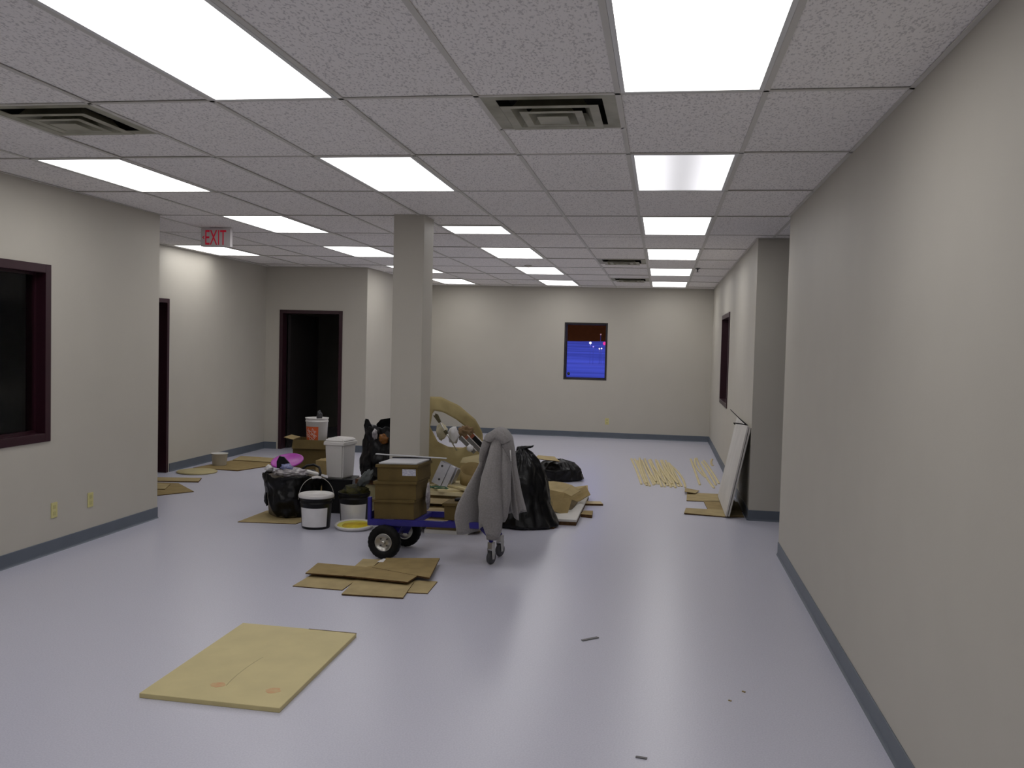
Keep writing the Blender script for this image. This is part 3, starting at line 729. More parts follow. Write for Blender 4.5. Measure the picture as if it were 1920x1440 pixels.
# z : left extent, right extent, half depth front, half depth back
JT = [(0.20, -0.262, 0.215, 0.185, 0.19), (0.36, -0.292, 0.205, 0.185, 0.19), (0.45, -0.280, 0.185, 0.18, 0.19), (0.60, -0.222, 0.155, 0.17, 0.185), (0.72, -0.155, 0.128, 0.165, 0.18), (0.85, -0.098, 0.108, 0.165, 0.185), (0.93, -0.072, 0.090, 0.165, 0.19), (0.975, -0.05, 0.062, 0.145, 0.175), (1.0, -0.035, 0.035, 0.09, 0.11), (1.012, 0.0, 0.0, 0.0, 0.0)]
def jhem(a):
    # a: 0 = right, -pi/2 = front, pi = left
    d = math.degrees(a) % 360
    tab = [(0, 0.385), (30, 0.36), (90, 0.33), (150, 0.32), (175, 0.31), (195, 0.25), (225, 0.235), (250, 0.25), (270, 0.33), (290, 0.39), (308, 0.44), (322, 0.345), (335, 0.335), (348, 0.40), (360, 0.385)]
    return interp([(x, y) for x, y in tab], d)[0]
bm = bmesh.new(); N = 120; K = 34; grid = []
for k in range(K+1):
    row = []
    for i in range(N):
        a = 2*PI*i/N; h = jhem(a); z = 1.012-(1.012-h)*(k/K)**1.25
        l, r_, df, db = interp(JT, z)
        ca, sa = math.cos(a), math.sin(a)
        ex = 0.72
        x = (r_ if ca > 0 else -l)*abs(ca)**ex*(1 if ca > 0 else -1); y = (db if sa > 0 else df)*abs(sa)**ex*(1 if sa > 0 else -1)
        drop = min(1, max(0, (0.95-z)/0.55))
        dg = math.degrees(a)
        fold = 0.024*drop*(math.sin(a*7+0.6)+0.6*math.sin(a*5+2.0+z*2))-min(1, drop*1.6+0.15)*sum(am*math.exp(-((dg-c_)/w_)**2) for c_, w_, am in ((243, 9, 0.075), (300, 7, 0.06), (318, 7, 0.07), (205, 9, 0.03), (340, 7, 0.03))) + 0.010*fbm((ca*2.2, sa*2.2, z*2.5))
        x *= 1+fold/0.16*0.55; y *= 1+fold/0.13*0.9
        y -= 0.115*math.exp(-((dg-206)/30)**2)*min(1, max(0, (0.62-z)/0.25))
        row.append(bm.verts.new((x, y, z)))
    grid.append(row)
for a_, b_ in zip(grid, grid[1:]):
    for i in range(N):
        f = bm.faces.new((a_[i], a_[(i+1) % N], b_[(i+1) % N], b_[i])); f.smooth = True
bm.faces.new(grid[0])
body = bm_obj('body', bm, M_FLEECE, J, smooth=True)
so = body.modifiers.new('cloth_thickness', 'SOLIDIFY'); so.thickness = 0.006; so.offset = -1
# sleeves: flattened hanging tubes
def sleeve(path, wd, dp, nm='sleeve'):
    bm = bmesh.new(); rings = []; n = 28
    for (x, y, z), w_, d_ in zip(path, wd, dp):
        rings.append([bm.verts.new((x+w_*math.cos(2*PI*k/n)*(1+0.05*math.sin(3*2*PI*k/n+z*9)), y+d_*math.sin(2*PI*k/n)+0.006*fbm((x*9+k*0.5, z*7, 1)), z+0.006*math.sin(4*PI*k/n))) for k in range(n)])
    for a_, b_ in zip(rings, rings[1:]):
        for k in range(n): bm.faces.new((a_[k], a_[(k+1) % n], b_[(k+1) % n], b_[k])).smooth = True
    bm.faces.new(rings[0]); bm.faces.new(rings[-1])
    return bm_obj(nm, bm, M_FLEECE, J)
def spl(tab, n):
    ts = [tab[0][0]+(tab[-1][0]-tab[0][0])*i/(n-1) for i in range(n)]
    return [interp(tab, t) for t in ts]
s1 = spl([(0, 0.005, -0.13, 0.93, 0.036, 0.03), (0.15, 0.0, -0.165, 0.83, 0.05, 0.045), (0.4, -0.015, -0.20, 0.66, 0.074, 0.055), (0.62, -0.015, -0.215, 0.50, 0.090, 0.06), (0.8, -0.005, -0.21, 0.37, 0.084, 0.055), (0.94, 0.005, -0.205, 0.265, 0.062, 0.045), (1, 0.005, -0.205, 0.235, 0.050, 0.04)], 26)
sl = sleeve([r_[:3] for r_ in s1], [r_[3] for r_ in s1], [r_[4] for r_ in s1])
bm = bmesh.new()
add_lathe(bm, [(0.046, 0.03), (0.050, 0.024), (0.046, 0.012), (0.044, 0.0), (0.036, 0.0), (0.036, 0.03)], 40, cx=0, cy=0, M=Matrix.Translation((0.005, -0.205, 0.208)) @ Matrix.Diagonal((1, 0.8, 1.2, 1)), cap=False, fn=lambda a, r, z: (r+0.0012*math.sin(a*20), z))
bm_obj('cuff', bm, M_FLEECED, sl)
s2 = spl([(0, 0.055, -0.11, 0.90, 0.028, 0.03), (0.3, 0.075, -0.15, 0.72, 0.042, 0.045), (0.7, 0.078, -0.165, 0.50, 0.048, 0.05), (0.95, 0.066, -0.16, 0.37, 0.04, 0.045), (1, 0.06, -0.16, 0.34, 0.03, 0.035)], 18)
sleeve([r_[:3] for r_ in s2], [r_[3] for r_ in s2], [r_[4] for r_ in s2])
# hood rolled over the top
bm = bmesh.new(); hpth = spl([(0, -0.112, -0.115, 0.76, 0.018), (0.12, -0.092, -0.14, 0.85, 0.028), (0.3, -0.058, -0.15, 0.935, 0.034), (0.5, 0.0, -0.14, 0.968, 0.036), (0.7, 0.062, -0.145, 0.935, 0.036), (0.88, 0.098, -0.135, 0.855, 0.030), (1, 0.112, -0.115, 0.78, 0.016)], 60)
for _ in range(6): hpth = [hpth[0]]+[[(p_+2*q_+r_)/4 for p_, q_, r_ in zip(hpth[i-1], hpth[i], hpth[i+1])] for i in range(1, len(hpth)-1)]+[hpth[-1]]
add_tube(bm, [r_[:3] for r_ in hpth], [r_[3] for r_ in hpth], 28)
for v in bm.verts: v.co += 0.007*Vector((fbm(v.co*7, 1), fbm(v.co*7+Vector((5, 0, 0)), 1), fbm(v.co*6+Vector((0, 7, 0)), 1)))
hd = bm_obj('hood', bm, M_FLEECE, J)
bm_obj('drawstring', tubebm([(0.112, -0.165, 0.86), (0.118, -0.172, 0.82), (0.12, -0.172, 0.78)], 0.004, 6), M_WHITEP, J)

# ------------------------------------------------------------------ buckets
def face_angle(x, y): return math.atan2(-y, -x)      # towards where the photographer stood
def bucket_profile(r0, r1, h, rim=0.006):
    return [(0, 0), (r0-0.004, 0), (r0, 0.006), (r0+(r1-r0)*0.78, h*0.78), (r0+(r1-r0)*0.78+rim, h*0.79), (r0+(r1-r0)*0.82+rim, h*0.82), (r0+(r1-r0)*0.82, h*0.83), (r0+(r1-r0)*0.9, h*0.9), (r0+(r1-r0)*0.9+rim, h*0.91), (r1+rim, h-0.004), (r1+rim, h), (r1-0.002, h), (r1-0.004, h-0.006), (r0-0.005, 0.008), (0, 0.008)]
x, y = -2.915, 7.595
t = thing('paint_bucket', 'black pail with white lid and blank white label, handle raised', 'bucket', (x, y, 0))
bm_obj('pail', lathebm(bucket_profile(0.120, 0.138, 0.275), 48, cap=False), M_BLACKP, t)
bm_obj('lid', lathebm([(0, 0.286), (0.118, 0.286), (0.124, 0.297), (0.146, 0.297), (0.152, 0.292), (0.154, 0.272), (0.151, 0.268), (0.146, 0.268), (0.146, 0.276), (0, 0.276)], 48), M_WHITEP, t)
fa = face_angle(x, y)
bm_obj('label', patchbm(0.1206, 0.1315, 0.022, 0.185, fa-1.25, fa+0.80), M_PAPER, t)
hn = []
px_, py_ = math.cos(fa+PI/2), math.sin(fa+PI/2)
for k in range(25):
    a = PI*k/24; hn.append((0.150*math.cos(a)*px_-0.05*math.sin(a)*math.cos(fa)*-1, 0.150*math.cos(a)*py_-0.05*math.sin(a)*math.sin(fa)*-1, 0.245+0.20*math.sin(a)**0.9))
bl = bm_obj('bail_handle', tubebm(hn, 0.0028, 8), M_STEEL, t)
bm_obj('grip', tubebm(hn[10:15], 0.010, 12), M_WHITEP, bl)
x, y = -2.690, 7.94
t = thing('paint_bucket', 'black pail with white label, stuffed with dark rags and plastic', 'bucket', (x, y, 0))
bm_obj('pail', lathebm(bucket_profile(0.120, 0.138, 0.27), 48, cap=False), M_BLACKP, t)
fa = face_angle(x, y)
bm_obj('label', patchbm(0.1206, 0.131, 0.012, 0.172, fa-1.15, fa+0.95), M_PAPER, t)
crumple('rag_bundle', 'dark olive rag bundle filling the right black pail', 'rag', (x, y, 0.185), (0.118, 0.118, 0.065), M_OLIVE, 3, amp=0.45)
o = crumple('plastic_scrap', 'crumpled grey plastic wrap sticking up out of the right black pail', 'plastic wrap', (x+0.035, y-0.02, 0.315), (0.042, 0.035, 0.085), M_GREYRAG, 8, amp=0.5); o.rotation_euler = (0, 0.7, 0)

x, y = -2.585, 7.64
t = thing('bucket_lid', 'white pail lid full of yellow paint on the floor by the wheel', 'lid', (x, y, 0.012), (0.075, 0, 0))
bm_obj('lid_dish', lathebm([(0, 0), (0.150, 0), (0.160, 0.012), (0.166, 0.022), (0.164, 0.03), (0.156, 0.032), (0.148, 0.024), (0.140, 0.016), (0, 0.014)], 48), M_WHITEP, t)
yp = bm_obj('paint_pool', lathebm([(0, 0.0142), (0.146, 0.0205), (0.144, 0.0225), (0, 0.0225)], 40), M_YELLOW2, t)
bm_obj('thick_paint', lathebm([(0, 0.0222), (0.108, 0.0222), (0.10, 0.025), (0.05, 0.026), (0, 0.026)], 36, cx=0.015, cy=0.0, fn=lambda a, r, z: (r*(1+0.14*math.sin(2*a+0.6)+0.06*math.sin(5*a)), z)), M_YELLOW, yp)

# ------------------------------------------------------------------ black-lined bin with rubbish, left of the column
o = sheet('cardboard_sheet', [(-0.275, -0.34), (0.24, -0.28), (0.33, 0.3), (-0.02, 0.34), (-0.26, 0.24)], 0.006, M_CARD2)
o.location = (-3.37, 7.95, 0); tag(o, 'flat tan cardboard sheet under the black-lined rubbish bin', 'cardboard')
x, y = -3.345, 8.09
t = thing('rubbish_bin', 'tan bin lined with a black bag hanging over its sides', 'bin', (x, y, 0.006))
bm_obj('bin_body', lathebm([(0, 0), (0.19, 0), (0.20, 0.01), (0.232, 0.36), (0.226, 0.36), (0.194, 0.02), (0, 0.02)], 40, cap=False, fn=lambda a, r, z: (r*(1+0.07*math.cos(4*a)), z)), M_TAN, t)
bm = bmesh.new(); N = 96; grid = []
fa = face_angle(x, y)
for k in range(25):
    row = []
    for i in range(N):
        a = 2*PI*i/N; da = (a-fa+PI) % (2*PI)-PI
        hem = 0.06+0.03*math.sin(a*3)+0.03*fbm((math.cos(a)*2, math.sin(a)*2, 3))
        if abs(da) < 1.9: hem = interp([(-1.9, 0.17), (-1.3, 0.19), (-1.0, 0.15), (-0.75, 0.07), (-0.5, 0.012), (0.1, 0.004), (1.4, 0.004), (1.9, 0.05)], da)[0]+0.012*math.sin(a*11)
        hem = max(0.004, hem)
        tt_ = k/24
        if tt_ < 0.2: r = 0.20+0.05*tt_/0.2; z = 0.33+0.05*(tt_/0.2)
        else:
            q = (tt_-0.2)/0.8; z = 0.38-(0.38-hem)*q; r = 0.258-0.042*q+0.012*math.sin(q*PI)
        r *= 1+0.07*math.cos(4*a)*0.6
        r += 0.05*fbm((math.cos(a)*1.7, math.sin(a)*1.7, z*5+2))*min(1, 0.35+tt_)+0.012*(1-abs(fbm((math.cos(a)*4+1, math.sin(a)*4, z*7)))*2)
        r = max(r, (0.203+0.034*min(1, z/0.36))*(1+0.07*math.cos(4*a))+0.010)
        row.append(bm.verts.new((r*math.cos(a), r*math.sin(a), max(0.003, z+0.03*fbm((math.cos(a)*2.5, math.sin(a)*2.5, 9))))))
    grid.append(row)
for a_, b_ in zip(grid, grid[1:]):
    for i in range(N): bm.faces.new((a_[i], a_[(i+1) % N], b_[(i+1) % N], b_[i])).smooth = True
bm_obj('black_liner', bm, M_BAG, t)
# rubbish in the bin
t = thing('pink_tub_lid', 'magenta round plastic lid on top of the rubbish in the bin', 'lid', (x-0.06, y+0.03, 0.485), (0.34, -0.03, 0))
bm_obj('disc', lathebm([(0, 0), (0.140, 0), (0.150, 0.006), (0.150, 0.016), (0.143, 0.02), (0.134, 0.012), (0, 0.010)], 40), M_PINK, t)
crumple('plastic_film', 'crumpled greyish clear plastic film filling the top of the black-lined bin', 'plastic wrap', (x+0.035, y-0.10, 0.355), (0.155, 0.085, 0.042), M_CLEAR, 2, amp=0.32, n=4, freq=3.2)
crumple('blue_wrapper', 'small blue and white wrapper beside the magenta lid', 'wrapper', (x+0.01, y-0.14, 0.43), (0.05, 0.03, 0.026), M_BLUEW, 6, amp=0.45)
t = bm_obj('black_wedge', prismbm([(-0.06, 0), (0.075, 0), (0.05, 0.055), (0.0, 0.105), (-0.045, 0.11), (-0.065, 0.06)], -0.012, 0.012, M=RX), M_BLACKP, None)
t.location = (x-0.03, y-0.125, 0.445); t.rotation_euler = (0, 0.05, 0.2); tag(t, 'black flat plastic piece standing up in front of the magenta lid', 'plastic')
crumple('crumpled_paper', 'small pale crumpled paper at the left rim of the bin', 'paper', (x-0.19, y-0.08, 0.40), (0.035, 0.035, 0.03), M_PAPER, 11, amp=0.4)
t = thing('putty_knife', 'pale handled scraper lying on the right rim of the bin', 'tool', (x+0.225, y-0.09, 0.405), (0.25, 0.28, 0.5))
bm_obj('handle', boxbm(-0.05, 0.06, -0.022, 0.022, 0, 0.022, bevel=0.006), M_WHITEP, t)
bm_obj('blade', prismbm([(0.06, -0.02), (0.15, -0.035), (0.15, 0.035), (0.06, 0.02)], 0.009, 0.011), M_GREYB, t)
o = bm_obj('black_cable', tubebm([(x+0.11, y-0.05, 0.43), (x+0.15, y-0.02, 0.465), (x+0.21, y-0.0, 0.475), (x+0.27, y-0.02, 0.455), (x+0.30, y-0.06, 0.41), (x+0.29, y-0.10, 0.35)], 0.011, 8), M_BLACKP, None)
tag(o, 'black cable looping over the right rim of the bin', 'cable')

# ------------------------------------------------------------------ white bin on a black crate
bx_, by_ = -2.99, 8.40
t = thing('black_crate', 'black plastic crate under the white swing bin', 'crate', (bx_, by_, 0), (0, 0, 0.1))
bm = bmesh.new(); add_box(bm, -0.14, 0.15, -0.14, 0.14, 0, 0.315, bevel=0.012); bm_obj('crate_body', bm, M_BLACKP, t)
bm_obj('crate_lid', boxbm(-0.145, 0.155, -0.145, 0.145, 0.305, 0.325, bevel=0.006), M_BLACKP, t)
t = thing('white_bin', 'white tapered rectangular plastic bin with lid, standing on a black crate', 'bin', (bx_, by_, 0.325), (0, 0, math.radians(-9)))
bm = bmesh.new()
def taper_box(bm, a0, b0, a1, b1, z0, z1, bev):
    t_ = bmesh.new()
    vs = [t_.verts.new((sx*a, sy*b, z)) for a, b, z in ((a0, b0, z0), (a1, b1, z1)) for sx, sy in ((-1, -1), (1, -1), (1, 1), (-1, 1))]
    for f in ((3, 2, 1, 0), (4, 5, 6, 7), (0, 1, 5, 4), (1, 2, 6, 5), (2, 3, 7, 6), (3, 0, 4, 7)): t_.faces.new([vs[i] for i in f])
    bmesh.ops.bevel(t_, geom=list(t_.edges), offset=bev, segments=3, affect='EDGES')
    merge(bm, t_)
taper_box(bm, 0.086, 0.112, 0.098, 0.127, 0, 0.325, 0.012); bm_obj('bin_body', bm, M_WHITEP, t, smooth=False)
bm = bmesh.new(); taper_box(bm, 0.108, 0.140, 0.106, 0.136, 0.312, 0.350, 0.006); taper_box(bm, 0.104, 0.134, 0.086, 0.114, 0.348, 0.378, 0.010)
bm_obj('lid', bm, M_WHITEP, t)

# ------------------------------------------------------------------ carton with the printed bucket
cx, cy = -3.63, 9.35
t = thing('open_carton', 'brown carton with open flaps under the orange-printed white bucket', 'box', (cx, cy, 0), (0, 0, 0.12))
H = 0.575
bm = bmesh.new()
for q in ((-0.18, 0.18, -0.15, -0.146), (-0.18, 0.18, 0.146, 0.15), (-0.18, -0.176, -0.146, 0.146), (0.176, 0.18, -0.146, 0.146)): add_box(bm, *q, 0, H)
add_box(bm, -0.18, 0.18, -0.146, 0.146, H-0.05, H-0.046)
bm_obj('carton_body', bm, M_CARDD, t)  # body takes the darker cardboard so its shadow is in the colour
for nm, M in (('front_flap', Matrix.Translation((0, -0.151, H)) @ Matrix.Rotation(math.radians(-118), 4, 'X')), ('left_flap', Matrix.Translation((-0.181, 0, H)) @ Matrix.Rotation(math.radians(90), 4, 'Z') @ Matrix.Rotation(math.radians(12), 4, 'X')), ('right_flap', Matrix.Translation((0.181, 0, H)) @ Matrix.Rotation(math.radians(-90), 4, 'Z') @ Matrix.Rotation(math.radians(-40), 4, 'X'))):
    wv = 0.178 if nm == 'front_flap' else 0.144
    bm_obj(nm, boxbm(-wv, wv, 0, 0.10, -0.002, 0.002, M=M), M_CARDD if nm == 'front_flap' else M_CARD, t)
bx2, by2 = cx+0.035, cy-0.0
t = thing('printed_bucket', 'white plastic bucket with an orange square print, on an open carton', 'bucket', (bx2, by2, H-0.046))
r0, r1, hh = 0.103, 0.118, 0.272
bm_obj('pail', lathebm([(0, 0), (r0-0.004, 0), (r0, 0.006), (r0+(r1-r0)*0.84, hh*0.84), (r1+0.003, hh*0.85), (r1+0.003, hh*0.89), (r1-0.001, hh*0.895), (r1, hh-0.01), (r1+0.005, hh-0.008), (r1+0.005, hh), (r1-0.003, hh), (r0-0.005, 0.01), (0, 0.01)], 48, cap=False), M_WHITEP, t)
fa = face_angle(bx2, by2)
ac = fa-0.60
zc = 0.102; hs = 0.080
def rz(z): return r0+(r1-r0)*z/hh
pr = bm_obj('orange_square', patchbm(rz(zc-hs), rz(zc+hs), zc-hs, zc+hs, ac-hs/0.11, ac+hs/0.11, n=20), M_ORANGE, t)
bm = bmesh.new()
for k, (word, dy) in enumerate((('THE', 0.047), ('HOME', 0.008), ('DEPOT', -0.040))):
    tb = text_mesh(word, 0.050 if k else 0.034)
    w_ = max(v.co.x for v in tb.verts)-min(v.co.x for v in tb.verts)
    Lw = (0.058, 0.125, 0.128)[k]
    for v in tb.verts: v.co = Vector((v.co.x/w_*Lw, v.co.y*1.05+dy, 0))
    bmesh.ops.rotate(tb, cent=(0, 0, 0), matrix=Matrix.Rotation(math.radians(-40), 3, 'Z'), verts=tb.verts)
    merge(bm, tb)
for v in bm.verts:
    px_, pz_ = max(-0.076, min(0.076, v.co.x)), max(-0.076, min(0.076, v.co.y))
    a = ac+px_/0.11; z = zc+pz_; r = rz(z)+0.0022
    v.co = Vector((r*math.cos(a), r*math.sin(a), z))
bm_obj('stencil_lettering', bm, M_WHITEP, pr)
bl = [(0.119*math.cos(fa+PI/2)*math.cos(PI*k/16)+0.10*math.sin(PI*k/16)*math.cos(fa), 0.119*math.sin(fa+PI/2)*math.cos(PI*k/16)+0.10*math.sin(PI*k/16)*math.sin(fa), 0.245-0.03*math.sin(PI*k/16)) for k in range(17)]
bm_obj('bail_handle', tubebm(bl, 0.002, 6), M_STEEL, t)
o = crumple('dark_glove', 'dark grey glove poking up out of the orange-printed bucket', 'glove', (bx2+0.045, by2-0.055, H+0.155), (0.028, 0.028, 0.065), M_DARKGREY, 15, amp=0.4)
t = thing('cardboard_box', 'brown cardboard box low between the open carton and the white bin', 'box', (-3.30, 9.06, 0), (0, 0, -0.1))
bm_obj('box_body', boxbm(-0.14, 0.14, -0.12, 0.12, 0, 0.40, bevel=0.004), M_CARD, t)
bm_obj('tape', boxbm(-0.143, 0.143, -0.02, 0.02, 0.34, 0.402), M_CARD2, t)

# ------------------------------------------------------------------ tall bag on a low pile left of the column
t = thing('low_carton', 'pale low carton under the red-brown board behind the cart boxes', 'box', (-2.48, 8.36, 0), (0, 0, 0.03))
bm_obj('box_body', boxbm(-0.26, 0.22, -0.15, 0.19, 0, 0.30, bevel=0.004), mat('pale_card', (0.40, 0.36, 0.20, 1), 0.8, noise_amt=0.08), t)
bm_obj('tape', boxbm(-0.263, 0.223, -0.02, 0.03, 0.24, 0.302), M_CARD2, t)
o = bm_obj('red_brown_board', boxbm(-0.29, 0.25, -0.17, 0.2, 0, 0.045, bevel=0.003), M_REDWOOD, None)
o.location = (-2.48, 8.36, 0.302); o.rotation_euler = (0, 0, 0.02); tag(o, 'red-brown wooden board under the open black bag', 'board')
def bag(label, loc, table, seed, tie=False, wr=0.03, N=80, name='rubbish_bag', asp=1.0, lean=(0, 0), m=M_BAG, open_top=False, peaks=()):
    """gathered plastic sack: table = [(t, radius, z)] bottom to top"""
    bm = bmesh.new(); grid = []; K = 40
    t0, t1 = table[0][0], table[-1][0]; zmax = max(r[2] for r in table)
    for k in range(K+1):
        tt_ = t0+(t1-t0)*k/K; r, z = interp(table, tt_); row = []
        for i in range(N):
            a = 2*PI*i/N; ca, sa = math.cos(a), math.sin(a)
            n1 = fbm((ca*1.6+seed, sa*1.6, z*3.2+seed)); n2 = 1-abs(fbm((ca*3.4, sa*3.4+seed, z*5.5)))*2
            rr = r*(1+0.16*n1)+wr*0.6*n2*min(1, r/0.1) + wr*0.35*math.sin(a*13+seed+3*n1)*min(1, max(0, z/zmax-0.25)*1.6)
            zz = z+(0.03*fbm((ca*2, sa*2, seed+2)) if 0.02 < z else 0)
            if open_top and k >= K-6:
                for pa, ph, pw in peaks:
                    d = (a-pa+PI) % (2*PI)-PI; zz += ph*math.exp(-(d/pw)**2)*(k-(K-6))/6
            row.append(bm.verts.new((rr*ca+lean[0]*z, rr*sa*asp+lean[1]*z, max(0.0, zz))))
        grid.append(row)
    for a_, b_ in zip(grid, grid[1:]):
        for i in range(N): bm.faces.new((a_[i], a_[(i+1) % N], b_[(i+1) % N], b_[i])).smooth = True
    bm.faces.new(grid[0])
    if not open_top: bm.faces.new(grid[-1])
    o = bm_obj(name, bm, m, None, loc=loc); tag(o, label, 'rubbish bag')
    return o
bag('tall open black plastic bag standing left of the column', (-2.49, 8.32, 0.347), [(0, 0.20, 0), (0.12, 0.235, 0.04), (0.4, 0.235, 0.22), (0.6, 0.215, 0.34), (0.8, 0.205, 0.44), (0.9, 0.20, 0.49), (0.94, 0.18, 0.48), (1.0, 0.165, 0.44)], 4.2, wr=0.03, open_top=False)
# rim ears of the open bag, as part of the same bag thing
def ear(parent, pts, m=M_BAG, th=0.004):
    bm = bmesh.new(); add_prism(bm, pts, -th, th, M=RX); bmesh.ops.subdivide_edges(bm, edges=bm.edges[:], cuts=2, use_grid_fill=True)
    for v in bm.verts: v.co.y += 0.022*fbm((v.co.x*14, v.co.z*14, 2))
    return bm_obj('rim_fold', bm, m, parent)
tb_ = [o for o in bpy.data.objects if o.get('label', '').startswith('tall open black')][0]
e1 = ear(tb_, [(-0.20, 0.40), (-0.10, 0.40), (-0.125, 0.47), (-0.172, 0.555), (-0.20, 0.56), (-0.215, 0.50)]); e1.location = (0, -0.09, 0)
e2 = ear(tb_, [(-0.13, 0.42), (0.16, 0.42), (0.17, 0.62), (0.11, 0.585), (0.0, 0.565), (-0.10, 0.545), (-0.14, 0.50)]); e2.location = (0, 0.05, 0)
e3 = ear(tb_, [(0.02, 0.40), (0.16, 0.38), (0.20, 0.52), (0.15, 0.475), (0.08, 0.45)]); e3.location = (0, -0.16, 0)
crumple('orange_wrapper', 'orange brown wrapper showing in the tall open black bag', 'wrapper', (-2.47, 8.075, 0.69), (0.038, 0.03, 0.045), M_ORANGEJ, 21, amp=0.4)
crumple('white_wrapper', 'pale crumpled plastic beside the orange wrapper in the tall bag', 'wrapper', (-2.55, 8.075, 0.72), (0.022, 0.02, 0.045), M_CLEAR, 23, amp=0.5)

# ------------------------------------------------------------------ pile right of the column
PX = [-2.03, -1.62]
def plank(label, x0, x1, y0, y1, z, th, m, rz_=0.0, rx=0.0, ry=0.0, name='wooden_board', cat='board'):
    o = bm_obj(name, boxbm(-(x1-x0)/2, (x1-x0)/2, -(y1-y0)/2, (y1-y0)/2, 0, th, bevel=0.002), m, None)
    o.location = ((x0+x1)/2, (y0+y1)/2, z); o.rotation_euler = (rx, ry, rz_); tag(o, label, cat); return o
plank('lowest pale board of the timber pile right of the column', -1.96, -1.58, 7.62, 8.25, 0.0, 0.03, M_WHITEB, 0.02)
z = 0.03
spec = [('second board up in the timber pile, brown and dark edged', -1.96, -1.49, 7.66, 8.25, 0.05, M_CARD, 0.05),
        ('third board up in the timber pile, yellowish', -1.97, -1.51, 7.60, 8.2, 0.045, M_CREAM2, -0.04),
        ('fourth board up in the timber pile, brown and recessed', -1.96, -1.56, 7.70, 8.25, 0.05, M_CARDD, 0.03),
        ('fifth board up in the timber pile, tan with a pale edge', -1.98, -1.51, 7.58, 8.22, 0.05, M_CREAM2, 0.0),
        ('sixth board up in the timber pile, dark brown strip', -1.95, -1.54, 7.68, 8.2, 0.035, M_CARDD, -0.03),
        ('seventh board up in the timber pile, yellowish tan', -1.97, -1.51, 7.59, 8.25, 0.045, M_CREAM2, 0.03),
        ('eighth board up in the timber pile, brown and narrow', -1.96, -1.55, 7.64, 8.2, 0.028, M_CARD, 0.0),
        ('ninth board up in the timber pile, pale cream', -1.98, -1.58, 7.58, 8.2, 0.03, M_CREAM, -0.05)]
for lab, x0, x1, y0, y1, th, m, r_ in spec:
    plank(lab, x0, x1, y0, y1, z, th, m, r_); z += th+0.0005
ztop = z
o = plank('cream board lying askew on the timber pile, orange-edged', -1.92, -1.62, 7.60, 7.95, ztop, 0.018, M_CREAM, 0.5)
t = bm_obj('cream_board', prismbm([(-0.24, 0.10), (0.09, -0.20), (0.22, -0.20), (0.24, 0.15), (-0.05, 0.2)], 0, 0.016), M_CREAM, None)
t.location = (-1.67, 7.76, ztop+0.024); t.rotation_euler = (0.03, 0.0, 0.0); tag(t, 'pointed cream board on top of the timber pile under the cardboard tube', 'board')
zt2 = ztop+0.045
t = thing('cardboard_tube', 'wide brown cardboard tube standing tilted on the timber pile', 'tube', (-1.60, 7.82, zt2), (0.15, 0.12, 0))
bm_obj('tube_wall', lathebm([(0.085, 0), (0.095, 0), (0.105, 0.135), (0.101, 0.135), (0.088, 0.004), (0.085, 0)], 40, cap=False, fn=lambda a, r, z: (r, z+(0.03*math.sin(a) if z > 0.1 else 0))), M_CARD, t)
bm_obj('inner_base', lathebm([(0, 0.004), (0.087, 0.004), (0.087, 0.008), (0, 0.008)], 32), M_CARDD, t)
# grey metal box leaning
t = thing('metal_box', 'pale grey metal electrical box leaning in the pile right of the column', 'metal box', (-1.865, 7.80, ztop+0.02), (math.radians(-8), math.radians(22), math.radians(-8)))
bm = bmesh.new()
add_box(bm, -0.075, -0.071, -0.04, 0.06, 0, 0.20); add_box(bm, 0.09, 0.094, -0.04, 0.06, 0, 0.20); add_box(bm, -0.071, 0.09, 0.056, 0.06, 0, 0.20)
add_box(bm, -0.071, 0.09, -0.04, 0.056, 0, 0.004); add_box(bm, -0.075, 0.015, -0.045, -0.04, 0, 0.20)
bm_obj('box_shell', bm, M_GALV, t)
bm_obj('raised_channel', boxbm(0.025, 0.075, -0.055, -0.01, 0.0, 0.205, bevel=0.003), M_GALV, t)
for zz in (0.165, 0.05): bm_obj('knockout', lathebm([(0, 0), (0.010, 0), (0.010, 0.002), (0, 0.002)], 14, M=Matrix.Translation((-0.045 if zz > 0.14 else -0.02, -0.0455, zz)) @ RX), M_DARKGREY, t)
o = plank('small pale block behind the cardboard tube', -1.70, -1.58, 8.05, 8.12, ztop+0.15, 0.06, M_PAPER, 0.05, name='pale_block', cat='block'); 
o.location.z = ztop+0.001; o.scale.z = 3.4
# green cord tangle
pts = [(-1.95+0.09*math.sin(k*0.9)+0.012*k, 7.62+0.05*math.cos(k*1.3), ztop+0.012+0.03*abs(math.sin(k*0.7))) for k in range(15)]
o = bm_obj('green_cord', tubebm(pts, 0.005, 6), M_GREEN, None); tag(o, 'tangled green cord on the edge of the timber pile', 'cord')
